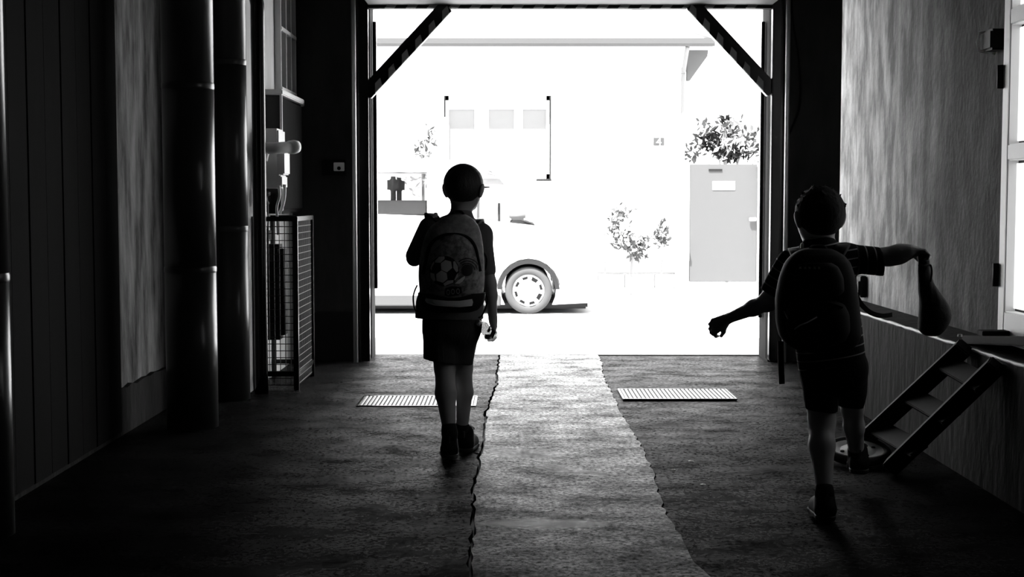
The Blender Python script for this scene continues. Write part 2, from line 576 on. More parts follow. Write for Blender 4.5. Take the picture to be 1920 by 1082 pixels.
# ------------------------------------------------------------------ signed-distance modelling (for bodies, cloth, shoes)
class Field:
    def __init__(s, lo, hi, vox):
        s.lo = np.array(lo, np.float32)
        s.vox = vox
        s.n = np.ceil((np.array(hi) - np.array(lo)) / vox).astype(int) + 1
        s.a = np.full(tuple(s.n), 9.0, np.float32)
        s.ax = [(s.lo[i] + np.arange(s.n[i], dtype=np.float32) * vox) for i in range(3)]

    def _sl(s, blo, bhi):
        i0 = np.maximum(np.floor((np.array(blo) - s.lo) / s.vox).astype(int), 0)
        i1 = np.minimum(np.ceil((np.array(bhi) - s.lo) / s.vox).astype(int) + 1, s.n)
        sl = tuple(slice(int(i0[i]), int(max(i1[i], i0[i]))) for i in range(3))
        X = s.ax[0][sl[0]][:, None, None]
        Y = s.ax[1][sl[1]][None, :, None]
        Z = s.ax[2][sl[2]][None, None, :]
        return sl, X, Y, Z

    def _put(s, sl, d, k, sub=False):
        a = s.a[sl]
        if sub:
            s.a[sl] = np.maximum(a, -d)
            return
        if k > 0:
            h = np.maximum(k - np.abs(a - d), 0) / k
            s.a[sl] = np.minimum(a, d) - h * h * k * 0.25
        else:
            s.a[sl] = np.minimum(a, d)

    def cap(s, p0, p1, r0, r1=None, k=0.02, sc=(1, 1, 1), sub=False):
        """tapered capsule, cross-section stretched by sc along world axes"""
        r1 = r0 if r1 is None else r1
        p0 = np.array(p0, np.float32); p1 = np.array(p1, np.float32); sc = np.array(sc, np.float32)
        rm = max(r0, r1)
        mg = 0.03 + k
        sl, X, Y, Z = s._sl(np.minimum(p0, p1) - rm * sc - mg, np.maximum(p0, p1) + rm * sc + mg)
        q0 = p0 / sc; d = (p1 - p0) / sc
        L2 = float(d @ d) + 1e-9
        x = X / sc[0] - q0[0]; y = Y / sc[1] - q0[1]; z = Z / sc[2] - q0[2]
        t = np.clip((x * d[0] + y * d[1] + z * d[2]) / L2, 0, 1)
        D = np.sqrt((x - t * d[0]) ** 2 + (y - t * d[1]) ** 2 + (z - t * d[2]) ** 2) - (r0 + (r1 - r0) * t)
        s._put(sl, D * float(sc.min()), k, sub)

    def ell(s, c, r, k=0.02, rot=None, sub=False):
        c = np.array(c, np.float32); r = np.array(r, np.float32)
        mg = 0.03 + k
        R3 = np.array(Euler(rot).to_matrix(), np.float32).T if rot else np.eye(3, dtype=np.float32)
        rm = r if rot is None else np.full(3, r.max())
        sl, X, Y, Z = s._sl(c - rm - mg, c + rm + mg)
        x = X - c[0]; y = Y - c[1]; z = Z - c[2]
        u = (R3[0, 0] * x + R3[0, 1] * y + R3[0, 2] * z) / r[0]
        v = (R3[1, 0] * x + R3[1, 1] * y + R3[1, 2] * z) / r[1]
        w = (R3[2, 0] * x + R3[2, 1] * y + R3[2, 2] * z) / r[2]
        k0 = np.sqrt(u * u + v * v + w * w)
        k1 = np.sqrt((u / r[0]) ** 2 + (v / r[1]) ** 2 + (w / r[2]) ** 2) + 1e-9
        s._put(sl, k0 * (k0 - 1) / k1, k, sub)

    def cut(s, p, n):
        """keep the side the normal points away from"""
        n = Vector(n).normalized()
        X = s.ax[0][:, None, None]; Y = s.ax[1][None, :, None]; Z = s.ax[2][None, None, :]
        d = (X - p[0]) * n[0] + (Y - p[1]) * n[1] + (Z - p[2]) * n[2]
        s.a = np.maximum(s.a, d)

    def mesh(s):
        a = s.a
        ins = a < 0
        cnt = np.zeros(tuple(x - 1 for x in a.shape), np.int8)
        for dx in (0, 1):
            for dy in (0, 1):
                for dz in (0, 1):
                    cnt += ins[dx:a.shape[0] - 1 + dx, dy:a.shape[1] - 1 + dy, dz:a.shape[2] - 1 + dz]
        act = (cnt > 0) & (cnt < 8)
        idx = np.argwhere(act)
        ids = np.full(act.shape, -1, np.int64)
        ids[act] = np.arange(len(idx))
        acc = np.zeros((len(idx), 3), np.float64)
        num = np.zeros(len(idx))
        cs = [(i, j, k) for i in (0, 1) for j in (0, 1) for k in (0, 1)]
        val = {c: a[idx[:, 0] + c[0], idx[:, 1] + c[1], idx[:, 2] + c[2]] for c in cs}
        for c in cs:
            for ax in range(3):
                if c[ax] == 0:
                    e = list(c); e[ax] = 1; e = tuple(e)
                    v0, v1 = val[c], val[e]
                    x = (v0 < 0) != (v1 < 0)
                    t = np.where(x, v0 / np.where(x, v0 - v1, 1), 0)
                    pos = np.tile(np.array(c, float), (len(idx), 1))
                    pos[:, ax] = t
                    acc[x] += pos[x]
                    num[x] += 1
        verts = (idx + acc / np.maximum(num, 1)[:, None]) * s.vox + s.lo
        faces = []
        for ax in range(3):
            b, c = [(1, 2), (2, 0), (0, 1)][ax]
            sl0 = [slice(None)] * 3; sl1 = [slice(None)] * 3
            sl0[ax] = slice(0, -1); sl1[ax] = slice(1, None)
            i0 = ins[tuple(sl0)]; i1 = ins[tuple(sl1)]
            for sign, msk in ((1, i0 & ~i1), (-1, ~i0 & i1)):
                e = np.argwhere(msk)
                ok = (e[:, b] > 0) & (e[:, c] > 0) & (e[:, b] < ids.shape[b]) & (e[:, c] < ids.shape[c])
                e = e[ok]
                q = []
                for (db, dc) in ((-1, -1), (0, -1), (0, 0), (-1, 0)):
                    f = e.copy(); f[:, b] += db; f[:, c] += dc
                    q.append(ids[f[:, 0], f[:, 1], f[:, 2]])
                q = np.stack(q, 1)
                if sign < 0:
                    q = q[:, ::-1]
                faces.append(q)
        return verts, np.concatenate(faces)

    def obj(s, name, m, parent=None, attr=None):
        v, f = s.mesh()
        me = bpy.data.meshes.new(name)
        me.vertices.add(len(v))
        me.vertices.foreach_set('co', v.astype(np.float32).ravel())
        me.loops.add(len(f) * 4)
        me.loops.foreach_set('vertex_index', f.astype(np.int32).ravel())
        me.polygons.add(len(f))
        me.polygons.foreach_set('loop_start', np.arange(0, len(f) * 4, 4, dtype=np.int32))
        me.update(calc_edges=True)
        if attr is not None:
            at = me.attributes.new('stripe', 'FLOAT', 'POINT')
            at.data.foreach_set('value', attr(v).astype(np.float32))
        return link_mesh(name, me, m, parent, smooth=True)


def chain(f, pts, k=0.02, sc=(1, 1, 1)):
    for (a, ra), (b, rb) in zip(pts, pts[1:]):
        f.cap(a, b, ra, rb, k, sc)


# ================================================================== SETTING: the passage
YE = 10.25          # inner face of the end wall
XO0 = P(694, 500, YE).x      # opening, left and right
XO1 = P(1441, 500, YE).x
ZO = P(900, 13, YE).z        # opening, top
XR = 2.15
XL = -2.0
ZC = 3.3

# floor: base bed, then left slab, middle strip and right slab with open joints between them
floor = struct(bxo('floor', (-2.6, -3, -0.3), (3.0, YE + 0.38, -0.035), M['black'], None, 0))


def jag(pts, amp, step, seed):
    r = random.Random(seed)
    out = []
    for a, b in zip(pts, pts[1:]):
        n = max(2, int((b - a).length / step))
        for i in range(n):
            q = a.lerp(b, i / n)
            out.append(Vector((q.x + r.uniform(-amp, amp), q.y, 0)))
    out.append(pts[-1])
    return out


lpx = [(936, 680), (932, 700), (933, 720), (921, 745), (912, 775), (910, 800), (906, 830), (899, 858), (896, 885), (889, 910), (888, 945), (890, 975), (887, 1010), (884, 1045), (880, 1082)]
rpx = [(1128, 680), (1131, 705), (1148, 740), (1165, 775), (1188, 812), (1208, 845), (1222, 880), (1232, 915), (1243, 950), (1262, 985), (1285, 1020), (1305, 1055), (1328, 1082)]
lc = [G(*p) for p in lpx]
rc = [G(*p) for p in rpx]
lc = [Vector((lc[0].x, YE + 0.38, 0))] + lc + [Vector((lc[-1].x - 0.01, 2.0, 0)), Vector((lc[-1].x, -3, 0))]
rc = [Vector((rc[0].x, YE + 0.38, 0))] + rc + [Vector((rc[-1].x + 0.05, 2.0, 0)), Vector((rc[-1].x + 0.05, -3, 0))]
lj = jag(lc, 0.007, 0.07, 3)
rj = jag(rc, 0.008, 0.06, 5)


def slab(name, left, right, m, top=0.0, gl=0.0, gr=0.0, wob=0.0, seed=1):
    """strip of floor between two polylines running from the gate to the camera end"""
    r = random.Random(seed)
    o = [(p.x + gl + r.uniform(0, wob), p.y) for p in left] + [(p.x - gr - r.uniform(0, wob), p.y) for p in right[::-1]]
    b = prism(nb(), o, -0.035, top, 'z')
    return obj(name, b, m, floor)


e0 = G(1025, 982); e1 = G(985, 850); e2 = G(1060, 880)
pale_patches = [(e0.x, e0.y, 0.24, 0.085, 0, 0.5, 0.95), (e1.x, e1.y, 0.23, 0.14, -0.5, 0.20, 0.85), (e2.x, e2.y, 0.26, 0.07, -0.7, 0.17, 0.8)]  # pale ellipses blended into the strip's colour
M['floor_mid'] = floor_mat('worn concrete strip', 0.004, 0.018, 0.30, 1.05, pale_patches, (5, 5, 1))
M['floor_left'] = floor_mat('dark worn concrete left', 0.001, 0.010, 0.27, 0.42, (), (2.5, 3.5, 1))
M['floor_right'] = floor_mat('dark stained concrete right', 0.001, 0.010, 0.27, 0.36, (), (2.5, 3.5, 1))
lab(slab('slab', [Vector((-2.6, YE + 0.38, 0)), Vector((-2.6, -3, 0))], lj, M['floor_left'], 0.0, 0, 0.006, 0.008, 11), 'dark worn concrete left of the crack')
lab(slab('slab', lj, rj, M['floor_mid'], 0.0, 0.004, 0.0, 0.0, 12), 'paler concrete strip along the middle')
lab(slab('slab', rj, [Vector((3.0, YE + 0.38, 0)), Vector((3.0, -3, 0))], M['floor_right'], -0.008, 0.002, 0, 0.004, 13), 'dark stained concrete right of the pale strip')

# walls and ceiling
struct(bxo('ceiling', (-2.9, -3.3, ZC), (3.2, YE + 0.38, ZC + 0.2), M['ceil'], None, 0))
struct(bxo('wall_back', (-2.9, -3.3, -0.1), (3.2, -3.0, ZC), M['ceil'], None, 0))
b = nb()
box(b, (XL - 0.4, -3, -0.1), (XL, 8.35, ZC))
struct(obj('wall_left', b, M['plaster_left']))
b = nb()
box(b, (XL - 0.4, 8.35, -0.1), (-1.62, YE, ZC))
struct(obj('wall_left_pier', b, M['pale_wall']))
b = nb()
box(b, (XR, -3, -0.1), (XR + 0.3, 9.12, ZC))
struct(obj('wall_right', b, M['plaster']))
b = nb()
box(b, (2.8, 9.0, -0.1), (3.1, YE, ZC))
box(b, (2.44, 8.9, -0.1), (2.81, 9.12, ZC))
struct(obj('wall_right_niche', b, M['dark_wall']))
b = nb()
box(b, (-2.8, YE, -0.1), (XO0, YE + 0.36, ZC))
box(b, (XO1, YE, -0.1), (3.1, YE + 0.36, ZC))
box(b, (XO0, YE, ZO + 0.07), (XO1, YE + 0.36, ZC))
struct(obj('wall_front', b, M['end_wall']))
# dado ledge along the right wall, low band along the left wall, band under the end wall
b = nb()
prism(b, [(1.965, -0.03), (2.16, -0.03), (2.16, 0.575), (1.985, 0.56), (1.965, 0.545)], -3, 9.12, 'y')
dado = struct(obj('baseboard_right', b, M['dado']))
b = nb()
r = random.Random(14)
pe = [(1.972 + r.uniform(-0.003, 0.003), 3 + 0.07 * i, 0.5535 + r.uniform(-0.002, 0.002)) for i in range(88)]
tube(b, pe, [r.uniform(0.006, 0.011) for _ in pe], 6)
lab(obj('worn_edge', b, M['box_grey'], dado, True), 'pale worn front edge of the ledge')
b = nb()
bo = []
r = random.Random(4)
ys = [(-3 + i * 0.09) for i in range(int(11.3 / 0.09))]
prof = [(y, 0.235 + r.uniform(-0.008, 0.008)) for y in ys]
prism(b, [(-3, -0.03), (8.3, -0.03)] + prof[::-1], XL - 0.01, XL + 0.025, 'x')
struct(obj('baseboard_left', b, M['dado']))
struct(bxo('baseboard_front', (-1.62, YE - 0.02, -0.02), (XO0 - 0.1, YE + 0.01, 0.36), M['black'], None, 0))

dark_boards = bpy.data.objects.new('added_dark_boards', None)  # added boards that darken the near stretch of the left wall
COL.objects.link(dark_boards)
dark_boards.location = (XL, 5.9, 0)
dark_boards['kind'] = 'structure'
for i in range(9):
    ya = 5.02 + i * 0.215
    bxo('board', (XL, ya, 0.02), (XL + 0.03 + 0.003 * (i % 2), ya + 0.211, 3.1), M['dark_wall'], dark_boards, 0.004)
# ---- the gate frame: posts, raised panel, striped lip, braces
door = bpy.data.objects.new('door_1', None)
COL.objects.link(door)
door.location = (0, YE, 0)
door['kind'] = 'structure'
for s, x in ((-1, XO0), (1, XO1)):
    a, c = (x - 0.075, x) if s < 0 else (x, x + 0.085)
    lab(bxo('post', (a, YE - 0.06, 0), (c, YE + 0.1, ZC), M['iron'], door, 0.006), 'dark iron gate post')
    xr = x + s * 0.095
    lab(obj('guide_rod', tube(nb(), [(xr, YE - 0.14, 0.0), (xr, YE - 0.14, ZC)], 0.017, 12), M['galv'], door, True), 'bright galvanised rod beside the post')
    xg = x - s * 0.022
    lab(obj('guide_rail', box(nb(), (xg - 0.013, YE + 0.2, 0.52 if s < 0 else 0.3), (xg + 0.013, YE + 0.26, ZO - 0.08), 0.003), M['iron'], door), 'dark rail standing in the opening')
lab(bxo('raised_panel', (XO0, YE - 1.5, ZO + 0.012), (XO1, YE - 0.02, ZO + 0.06), M['beam'], door, 0.003), 'grey underside of the lifted gate')
lip = lab(bxo('lip', (XO0, YE - 0.019, ZO - 0.012), (XO1, YE + 0.06, ZO + 0.10), M['black'], door, 0.003), 'black lip along the top of the opening')
for i in range(18):
    x = XO0 + 0.12 + i * 0.155
    b = prism(nb(), [(x, ZO - 0.011), (x + 0.07, ZO - 0.011), (x + 0.09, ZO + 0.013), (x + 0.02, ZO + 0.013)], YE - 0.027, YE - 0.018, 'y')
    lab(obj('hazard_stripe', b, M['stripe'], lip), 'grey warning stripe')
for (a, c, sd) in (((686, 176), (838, 12), 1), ((1448, 172), (1296, 8), -1)):
    A = P(a[0], a[1], YE); C = P(c[0], c[1], YE)
    br = lab(obj('brace', beam(nb(), A, C, 0.105, 0.07, up=(0, 1, 0), bevel=0.004), M['iron'], door), 'diagonal corner brace')
    d = (C - A)
    L = d.length
    d.normalize()
    nrm = Vector((d.z, 0, -d.x)) * (1 if sd > 0 else -1)
    for i in range(6):
        q = A + d * (L * (0.06 + i * 0.165)) + nrm * 0.026
        b = nb()
        q0 = q + d * 0.02
        pts = [(q - nrm * 0.024 + d * 0.05), (q + nrm * 0.024), (q + nrm * 0.024 + d * 0.075), (q - nrm * 0.024 + d * 0.105)]
        prism(b, [(p.x, p.z) for p in pts], YE - 0.041, YE - 0.034, 'y')
        lab(obj('hazard_stripe', b, M['stripe'], br), 'grey warning stripe')

# ---- window with bars in the left pier
win = bpy.data.objects.new('window_1', None)
COL.objects.link(win)
wy0, wy1 = 9.55, 10.2
win.location = (-1.62, 9.9, 1.9)
win['kind'] = 'structure'
bxo('pane', (-1.635, wy0, 1.93), (-1.612, wy1, 3.1), M['darkglass'], win, 0)
for y in (wy0, (wy0 + wy1) / 2 - 0.1, (wy0 + wy1) / 2 + 0.12, wy1):
    bxo('glazing_bar', (-1.62, y - 0.012, 1.93), (-1.575, y + 0.012, 3.1), M['offwhite'], win, 0.003)
for z in (1.95, 2.36, 2.75):
    bxo('glazing_bar', (-1.62, wy0, z - 0.014), (-1.57, wy1, z + 0.014), M['offwhite'], win, 0.003)
bxo('sill', (-1.64, wy0 - 0.05, 1.87), (-1.52, wy1 + 0.02, 1.92), M['offwhite'], win, 0.006)

# ---- bright glazed door in the right wall
door2 = bpy.data.objects.new('door_2', None)
COL.objects.link(door2)
door2.location = (XR, 5.5, 0.6)
door2['kind'] = 'structure'
DY1 = 5.98
x0, x1 = XR - 0.05, XR + 0.005
for (ya, yb) in ((DY1 - 0.075, DY1), (DY1 - 0.62, DY1 - 0.55), (4.98, 5.05)):
    bxo('stile', (x0, ya, 0.58), (x1, yb, 2.45), M['white'], door2, 0.006)
for z0, z1 in ((0.58, 0.72), (1.36, 1.43), (1.93, 2.0), (2.36, 2.45)):
    for (ya, yb) in ((DY1 - 0.55, DY1 - 0.075), (5.05, DY1 - 0.62)):
        bxo('rail', (x0, ya, z0), (x1, yb, z1), M['white'], door2, 0.006)
for z0, z1 in ((0.72, 1.36), (1.43, 1.93), (2.0, 2.36)):
    for (ya, yb) in ((DY1 - 0.54, DY1 - 0.085), (5.06, DY1 - 0.63)):
        lab(bxo('pane', (XR - 0.012, ya, z0 + 0.012), (XR + 0.002, yb, z1 - 0.012), M['lit'], door2, 0), 'bright frosted pane')
for z in (0.87, 1.72):
    lab(obj('hinge', tube(nb(), [(XR - 0.055, DY1 + 0.01, z - 0.05), (XR - 0.055, DY1 + 0.01, z + 0.05)], 0.016, 10), M['black'], door2, True), 'black hinge')

# ================================================================== LEFT SIDE: pipes, meter, cage
def big_pipe(name, px_edge, py_base, r, label, m, joints, cat='pipe'):
    c = G(px_edge, py_base)
    x, y = c.x - r, c.y
    t = thing(name, label, cat, (x, y, 0))
    zs = [0.0] + joints + [ZC]
    for i, (za, zb) in enumerate(zip(zs, zs[1:])):
        obj('pipe_section', tube(nb(), [(x, y, za), (x, y, zb - 0.006)], r, 40), m, t, True)
    for z in joints:
        b = lathe(nb(), [(r * 0.9, -0.03), (r - 0.001, -0.02), (r + 0.0025, -0.008), (r + 0.0025, 0.008), (r - 0.001, 0.02), (r * 0.9, 0.03)], (x, y, z), 'z', 40)
        obj('collar', b, m, t, True)
    return t


big_pipe('drain_pipe', 409, 800, 0.133, 'wide black round pipe standing before the lit strip of left wall', M['pipe_black'], [0.83, 1.78])
big_pipe('drain_pipe', 469, 748, 0.095, 'narrower dark pipe just before the wire cage, second from the gate side', M['pipe_black'], [1.02, 2.0])
big_pipe('drain_pipe', 26, 1002, 0.09, 'dark pipe nearest the camera, cut by the photo edge', M['pipe_black'], [0.92])

# inverted-U vent pipe next to the wall
t = tag(obj('vent_pipe', tube(nb(), spline([(-1.545, 8.5, 0.0), (-1.545, 8.5, 1.2), (-1.545, 8.5, 2.2), (-1.55, 8.5, 2.40), (-1.60, 8.5, 2.46), (-1.66, 8.5, 2.46)], 6), 0.042, 16), M['iron'], None, True),
        'slim black vent pipe bending into the left wall above the meter', 'pipe')

# wall cabinet with pale top edge
t = thing('wall_cabinet', 'tall dark wall cabinet with a bright top edge beside the end wall', 'cabinet', (-1.56, 9.45, 1.1))
bxo('body', (-1.62, 9.06, 1.1), (-1.505, 9.95, 1.87), M['iron'], t, 0.005)
lab(bxo('top_board', (-1.62, 9.03, 1.87), (-1.485, 9.98, 1.905), M['offwhite'], t, 0.006), 'pale top board')
lab(bxo('edge_strip', (-1.505, 9.04, 1.12), (-1.49, 9.062, 1.87), M['offwhite'], t, 0.003), 'pale edge strip')
bxo('cabinet_door', (-1.51, 9.09, 1.13), (-1.495, 9.92, 1.85), M['dark_wall'], t, 0.004)

# meter box: stepped case
mz0, mz1 = P(530, 350, 8.75).z, P(530, 241, 8.75).z
t = thing('meter_box', 'pale electricity meter box with stepped case on the left wall', 'meter', (-1.55, 8.8, mz0))
bxo('case', (-1.62, 8.72, mz0 + 0.03), (-1.462, 8.98, mz1), M['box_grey'], t, 0.012)
bxo('cover', (-1.47, 8.74, mz0 + 0.075), (-1.43, 8.96, mz1 - 0.1), M['box_grey'], t, 0.008)
bxo('terminal_cover', (-1.58, 8.73, mz0 - 0.01), (-1.445, 8.95, mz0 + 0.07), M['box_grey'], t, 0.008)
# bent fat conduit in front
cy = 8.62
t = thing('conduit_elbow', 'fat bent conduit with a pale end cap before the meter box', 'pipe', P(525, 278, cy))
p0 = P(490, 330, cy); p1 = P(491, 300, cy); p2 = P(497, 280, cy); p3 = P(515, 278, cy); p4 = P(545, 276, cy + 0.1)
obj('conduit', tube(nb(), spline([p1, p2, p3, p4], 8), 0.036, 18), M['box_grey'], t, True)
d = (p4 - p3).normalized()
lab(obj('end_cap', tube(nb(), [p4 - d * 0.01, p4 + d * 0.03, p4 + d * 0.055, p4 + d * 0.064], [0.042, 0.044, 0.038, 0.018], 20), M['white'], t, True), 'white rounded end cap')
# cables
def cable(pts, r, label, m=M['offwhite'], name='cable'):
    return tag(obj(name, tube(nb(), spline(pts, 8), r, 8), m, None, True), label, 'cable')


cable([P(499, 288, 8.7), P(492, 300, 8.7), P(490, 330, 8.7), P(491, 360, 8.7), P(495, 385, 8.72), P(499, 410, 8.74), P(497, 435, 8.76)], 0.008, 'pale looping cable hanging left of the meter box')
cable([P(523, 348, 8.72), P(524, 368, 8.72), P(519, 388, 8.74), P(520, 410, 8.76), P(521, 440, 8.78)], 0.008, 'pale cable dropping from the middle of the meter box')
cable([P(534, 346, 8.78), P(533, 370, 8.78), P(529, 388, 8.8), P(524, 400, 8.82)], 0.010, 'thicker pale cable at the right end of the meter box')
t = tag(obj('valve', lathe(nb(), [(0.0, -0.05), (0.03, -0.05), (0.045, -0.03), (0.03, -0.01), (0.03, 0.01), (0.05, 0.02), (0.05, 0.04), (0.0, 0.05)], P(492, 372, 8.66), 'z', 18), M['black'], None, True), 'black valve body above the wire cage', 'valve')

# wire cage with a dark meter tank inside
c0 = G(547, 731); c1 = G(588, 706)
ztop = P(542, 406, c0.y).z
cx1 = (c0.x + c1.x) / 2 + 0.01
cx0 = -1.62
cy0, cy1 = c0.y, c1.y + 0.02
t = thing('wire_cage', 'wire mesh cage standing on the floor against the left wall', 'cage', (cx1 - 0.12, (cy0 + cy1) / 2, 0))
for (x, y) in ((cx0 + 0.01, cy0), (cx1, cy0), (cx1, cy1), (cx0 + 0.01, cy1)):
    bxo('frame_upright', (x - 0.016, y - 0.016, 0), (x + 0.016, y + 0.016, ztop), M['iron'], t, 0.003)
for z in (0.1, ztop - 0.015):
    bxo('frame_rail', (cx0, cy0 - 0.014, z - 0.015), (cx1, cy0 + 0.014, z + 0.015), M['iron'], t, 0.003)
    bxo('frame_rail', (cx1 - 0.014, cy0, z - 0.015), (cx1 + 0.014, cy1, z + 0.015), M['iron'], t, 0.003)
    bxo('frame_rail', (cx0, cy1 - 0.014, z - 0.015), (cx1, cy1 + 0.014, z + 0.015), M['iron'], t, 0.003)
b = nb()
nz = 25
for i in range(nz):
    z = 0.03 + (ztop - 0.05) * i / (nz - 1)
    tube(b, [(cx0, cy0, z), (cx1, cy0, z)], 0.0028, 5)
n = 8
for i in range(1, n):
    x = cx0 + (cx1 - cx0) * i / n
    tube(b, [(x, cy0, 0.02), (x, cy0, ztop)], 0.0028, 5)
o = obj('front_mesh', b, M['wire'], t); o['kind'] = 'stuff'
b = nb()
for i in range(nz):
    z = 0.03 + (ztop - 0.05) * i / (nz - 1)
    tube(b, [(cx1, cy0, z), (cx1, cy1, z)], 0.0028, 5)
n = 16
for i in range(1, n):
    y = cy0 + (cy1 - cy0) * i / n
    tube(b, [(cx1, y, 0.02), (cx1, y, ztop)], 0.0028, 5)
o = obj('side_mesh', b, M['wire'], t); o['kind'] = 'stuff'
ty = 8.93
tx0, tx1 = -1.605, P(534, 500, ty).x
tz0, tz1 = P(500, 636, ty).z, P(500, 458, ty).z
t = thing('gas_meter', 'dark boxy gas meter hanging inside the wire cage', 'meter', ((tx0 + tx1) / 2, ty, tz0))
obj('case', box(nb(), (tx0, ty - 0.08, tz0), (tx1, ty + 0.12, tz1), 0.03, 4), M['black'], t, True)
obj('inlet_pipe', tube(nb(), [(tx1 - 0.12, ty, tz1 - 0.02), (tx1 - 0.12, ty, ztop + 0.05), (tx1 - 0.12, ty - 0.04, ztop + 0.14)], 0.02, 12), M['black'], t, True)
obj('union_nut', lathe(nb(), [(0.02, -0.03), (0.035, -0.03), (0.035, 0.03), (0.02, 0.03)], (tx1 - 0.12, ty, tz1 + 0.06), 'z', 8), M['black'], t)

# small plate and switch on the end wall
s0 = P(627, 305, YE); s1 = P(647, 321, YE)
t = thing('switch_box', 'small dark switch box with a pale plate on the end wall left of the gate', 'switch', ((s0.x + s1.x) / 2, YE, s1.z))
bxo('housing', (s0.x - 0.09, YE - 0.035, s1.z - 0.03), (s1.x + 0.01, YE, s0.z + 0.02), M['black'], t, 0.005)
lab(bxo('cover_plate', (s0.x, YE - 0.05, s1.z), (s1.x, YE - 0.034, s0.z), M['white'], t, 0.003), 'pale cover plate')
obj('knob', lathe(nb(), [(0, -0.012), (0.012, -0.012), (0.014, 0), (0, 0.001)], ((s0.x + s1.x) / 2, YE - 0.05, s1.z + 0.02), 'y', 12), M['black'], t)

# ================================================================== RIGHT SIDE
cable([P(1484, -25, YE - 0.02), P(1487, 40, YE - 0.02), P(1497, 100, YE - 0.02), P(1502, 160, YE - 0.02), P(1499, 205, YE - 0.02), P(1485, 240, YE - 0.02), P(1475, 258, YE - 0.02)], 0.007,
      'loose black cable hanging on the end wall right of the gate', M['black'])
# wall lamp by the bright door
ly = 6.18
z0, z1 = P(1880, 97, ly).z, P(1880, 58, ly).z
t = thing('wall_lamp', 'small dark bulkhead lamp high on the right wall near the bright door', 'lamp', (XR, ly, z0))
bxo('lamp_body', (XR - 0.07, ly - 0.1, z0), (XR, ly + 0.02, z1), M['black'], t, 0.01)
b = nb()
for pp in (((XR - 0.075, ly + 0.03, z0 + 0.012)), ((XR - 0.075, ly + 0.03, z1 - 0.012))):
    pass
obj('rim', tube(nb(), [(XR - 0.005, ly + 0.03, z0 - 0.004), (XR - 0.075, ly + 0.03, z0 + 0.006), (XR - 0.085, ly + 0.03, (z0 + z1) / 2), (XR - 0.075, ly + 0.03, z1 - 0.006), (XR - 0.01, ly + 0.03, z1 + 0.004)], 0.007, 8), M['white'], t, True)
# outlet box on the wall
t = thing('outlet_box', 'small black outlet box low on the right wall behind the boy', 'outlet', (XR, 8.45, 0.6))
bxo('housing', (XR - 0.04, 8.38, 0.60), (XR, 8.5, 0.73), M['black'], t, 0.005)
bxo('lid', (XR - 0.05, 8.39, 0.61), (XR - 0.038, 8.49, 0.70), M['black'], t, 0.004)

# leaning wooden frame (rails, cross boards) on the ledge
A0 = G(1604, 848); A1 = P(1810, 650, 5.90)
B0 = G(1670, 886); B1 = P(1870, 684, 5.51)
t = thing('short_ladder', 'short dark wooden ladder with flat treads leaning on the ledge', 'ladder', A0)
up = Vector((-0.6, 0, 0.8))
obj('side_rail', beam(nb(), A0 + Vector((0, 0, 0.02)), A1, 0.06, 0.075, up=up, bevel=0.006), M['wood_dark'], t)
obj('side_rail', beam(nb(), B0 + Vector((0, 0, 0.02)), B1, 0.06, 0.075, up=up, bevel=0.006), M['wood_dark'], t)
for f in (0.24, 0.55, 0.85):
    a = A0.lerp(A1, f); c = B0.lerp(B1, f)
    e = (c - a).normalized()
    obj('tread', beam(nb(), a - e * 0.06, c + e * 0.06, 0.09, 0.022, up=up, bevel=0.004), M['wood_dark'], t)
lab(obj('bolt', lathe(nb(), [(0, 0.012), (0.01, 0.01), (0.012, 0), (0, -0.001)], A1 + Vector((-0.03, -0.02, 0.045)), 'z', 12), M['steel'], t), 'bright steel bolt')
# dark board lying on the ledge, its near end propped on an offcut
t = thing('plank', 'dark board lying tilted on the ledge above the leaning ladder', 'board', (1.98, 6.05, 0.575))
obj('board', beam(nb(), (2.062, 6.08, 0.580), (2.062, 4.75, 0.70), 0.165, 0.036, bevel=0.005), M['wood_dark'], t)
obj('batten', beam(nb(), (1.985, 5.86, 0.630), (2.14, 5.86, 0.630), 0.07, 0.022, bevel=0.003), M['wood_dark'], t)
t = thing('wooden_block', 'dark wooden offcut propping up the near end of the tilted board', 'block', (2.05, 4.9, 0.57))
obj('block_body', box(nb(), (2.0, 4.82, 0.57), (2.1, 4.98, 0.655), 0.006), M['wood_dark'], t)
# small wheel lying under the frame
wc = G(1610, 866)
wy, wx = wc.y + 0.02, wc.x
t = thing('cart_wheel', 'small wheel with pale disc lying tilted on the floor behind the boy', 'wheel', (wx, wy, 0))
t.rotation_euler = (R(11), 0, 0)
t.location.z = 0.045
bpy.context.view_layer.update()
def local(o, b, name, m, smooth=True):
    me = bpy.data.meshes.new(name); b.to_mesh(me); b.free()
    q = bpy.data.objects.new(name, me); COL.objects.link(q); me.materials.append(m); q.parent = o
    if smooth:
        me.polygons.foreach_set('use_smooth', [True] * len(me.polygons))
    return q
b = nb()
ring = []
n = 40
for k in range(n):
    a = 2 * PI * k / n
    for j in range(10):
        c = 2 * PI * j / 10
        b.verts.new(((0.132 + 0.020 * math.cos(c)) * math.cos(a), (0.132 + 0.020 * math.cos(c)) * math.sin(a), 0.022 * math.sin(c)))
b.verts.ensure_lookup_table()
for k in range(n):
    for j in range(10):
        b.faces.new((b.verts[k * 10 + j], b.verts[((k + 1) % n) * 10 + j], b.verts[((k + 1) % n) * 10 + (j + 1) % 10], b.verts[k * 10 + (j + 1) % 10]))
local(t, b, 'tyre', M['rubber'])
dk = local(t, lathe(nb(), [(0.0, 0.012), (0.05, 0.014), (0.08, 0.006), (0.116, 0.012), (0.117, -0.012), (0.0, -0.012)], (0, 0, 0), 'z', 40), 'disc', M['white'], False)
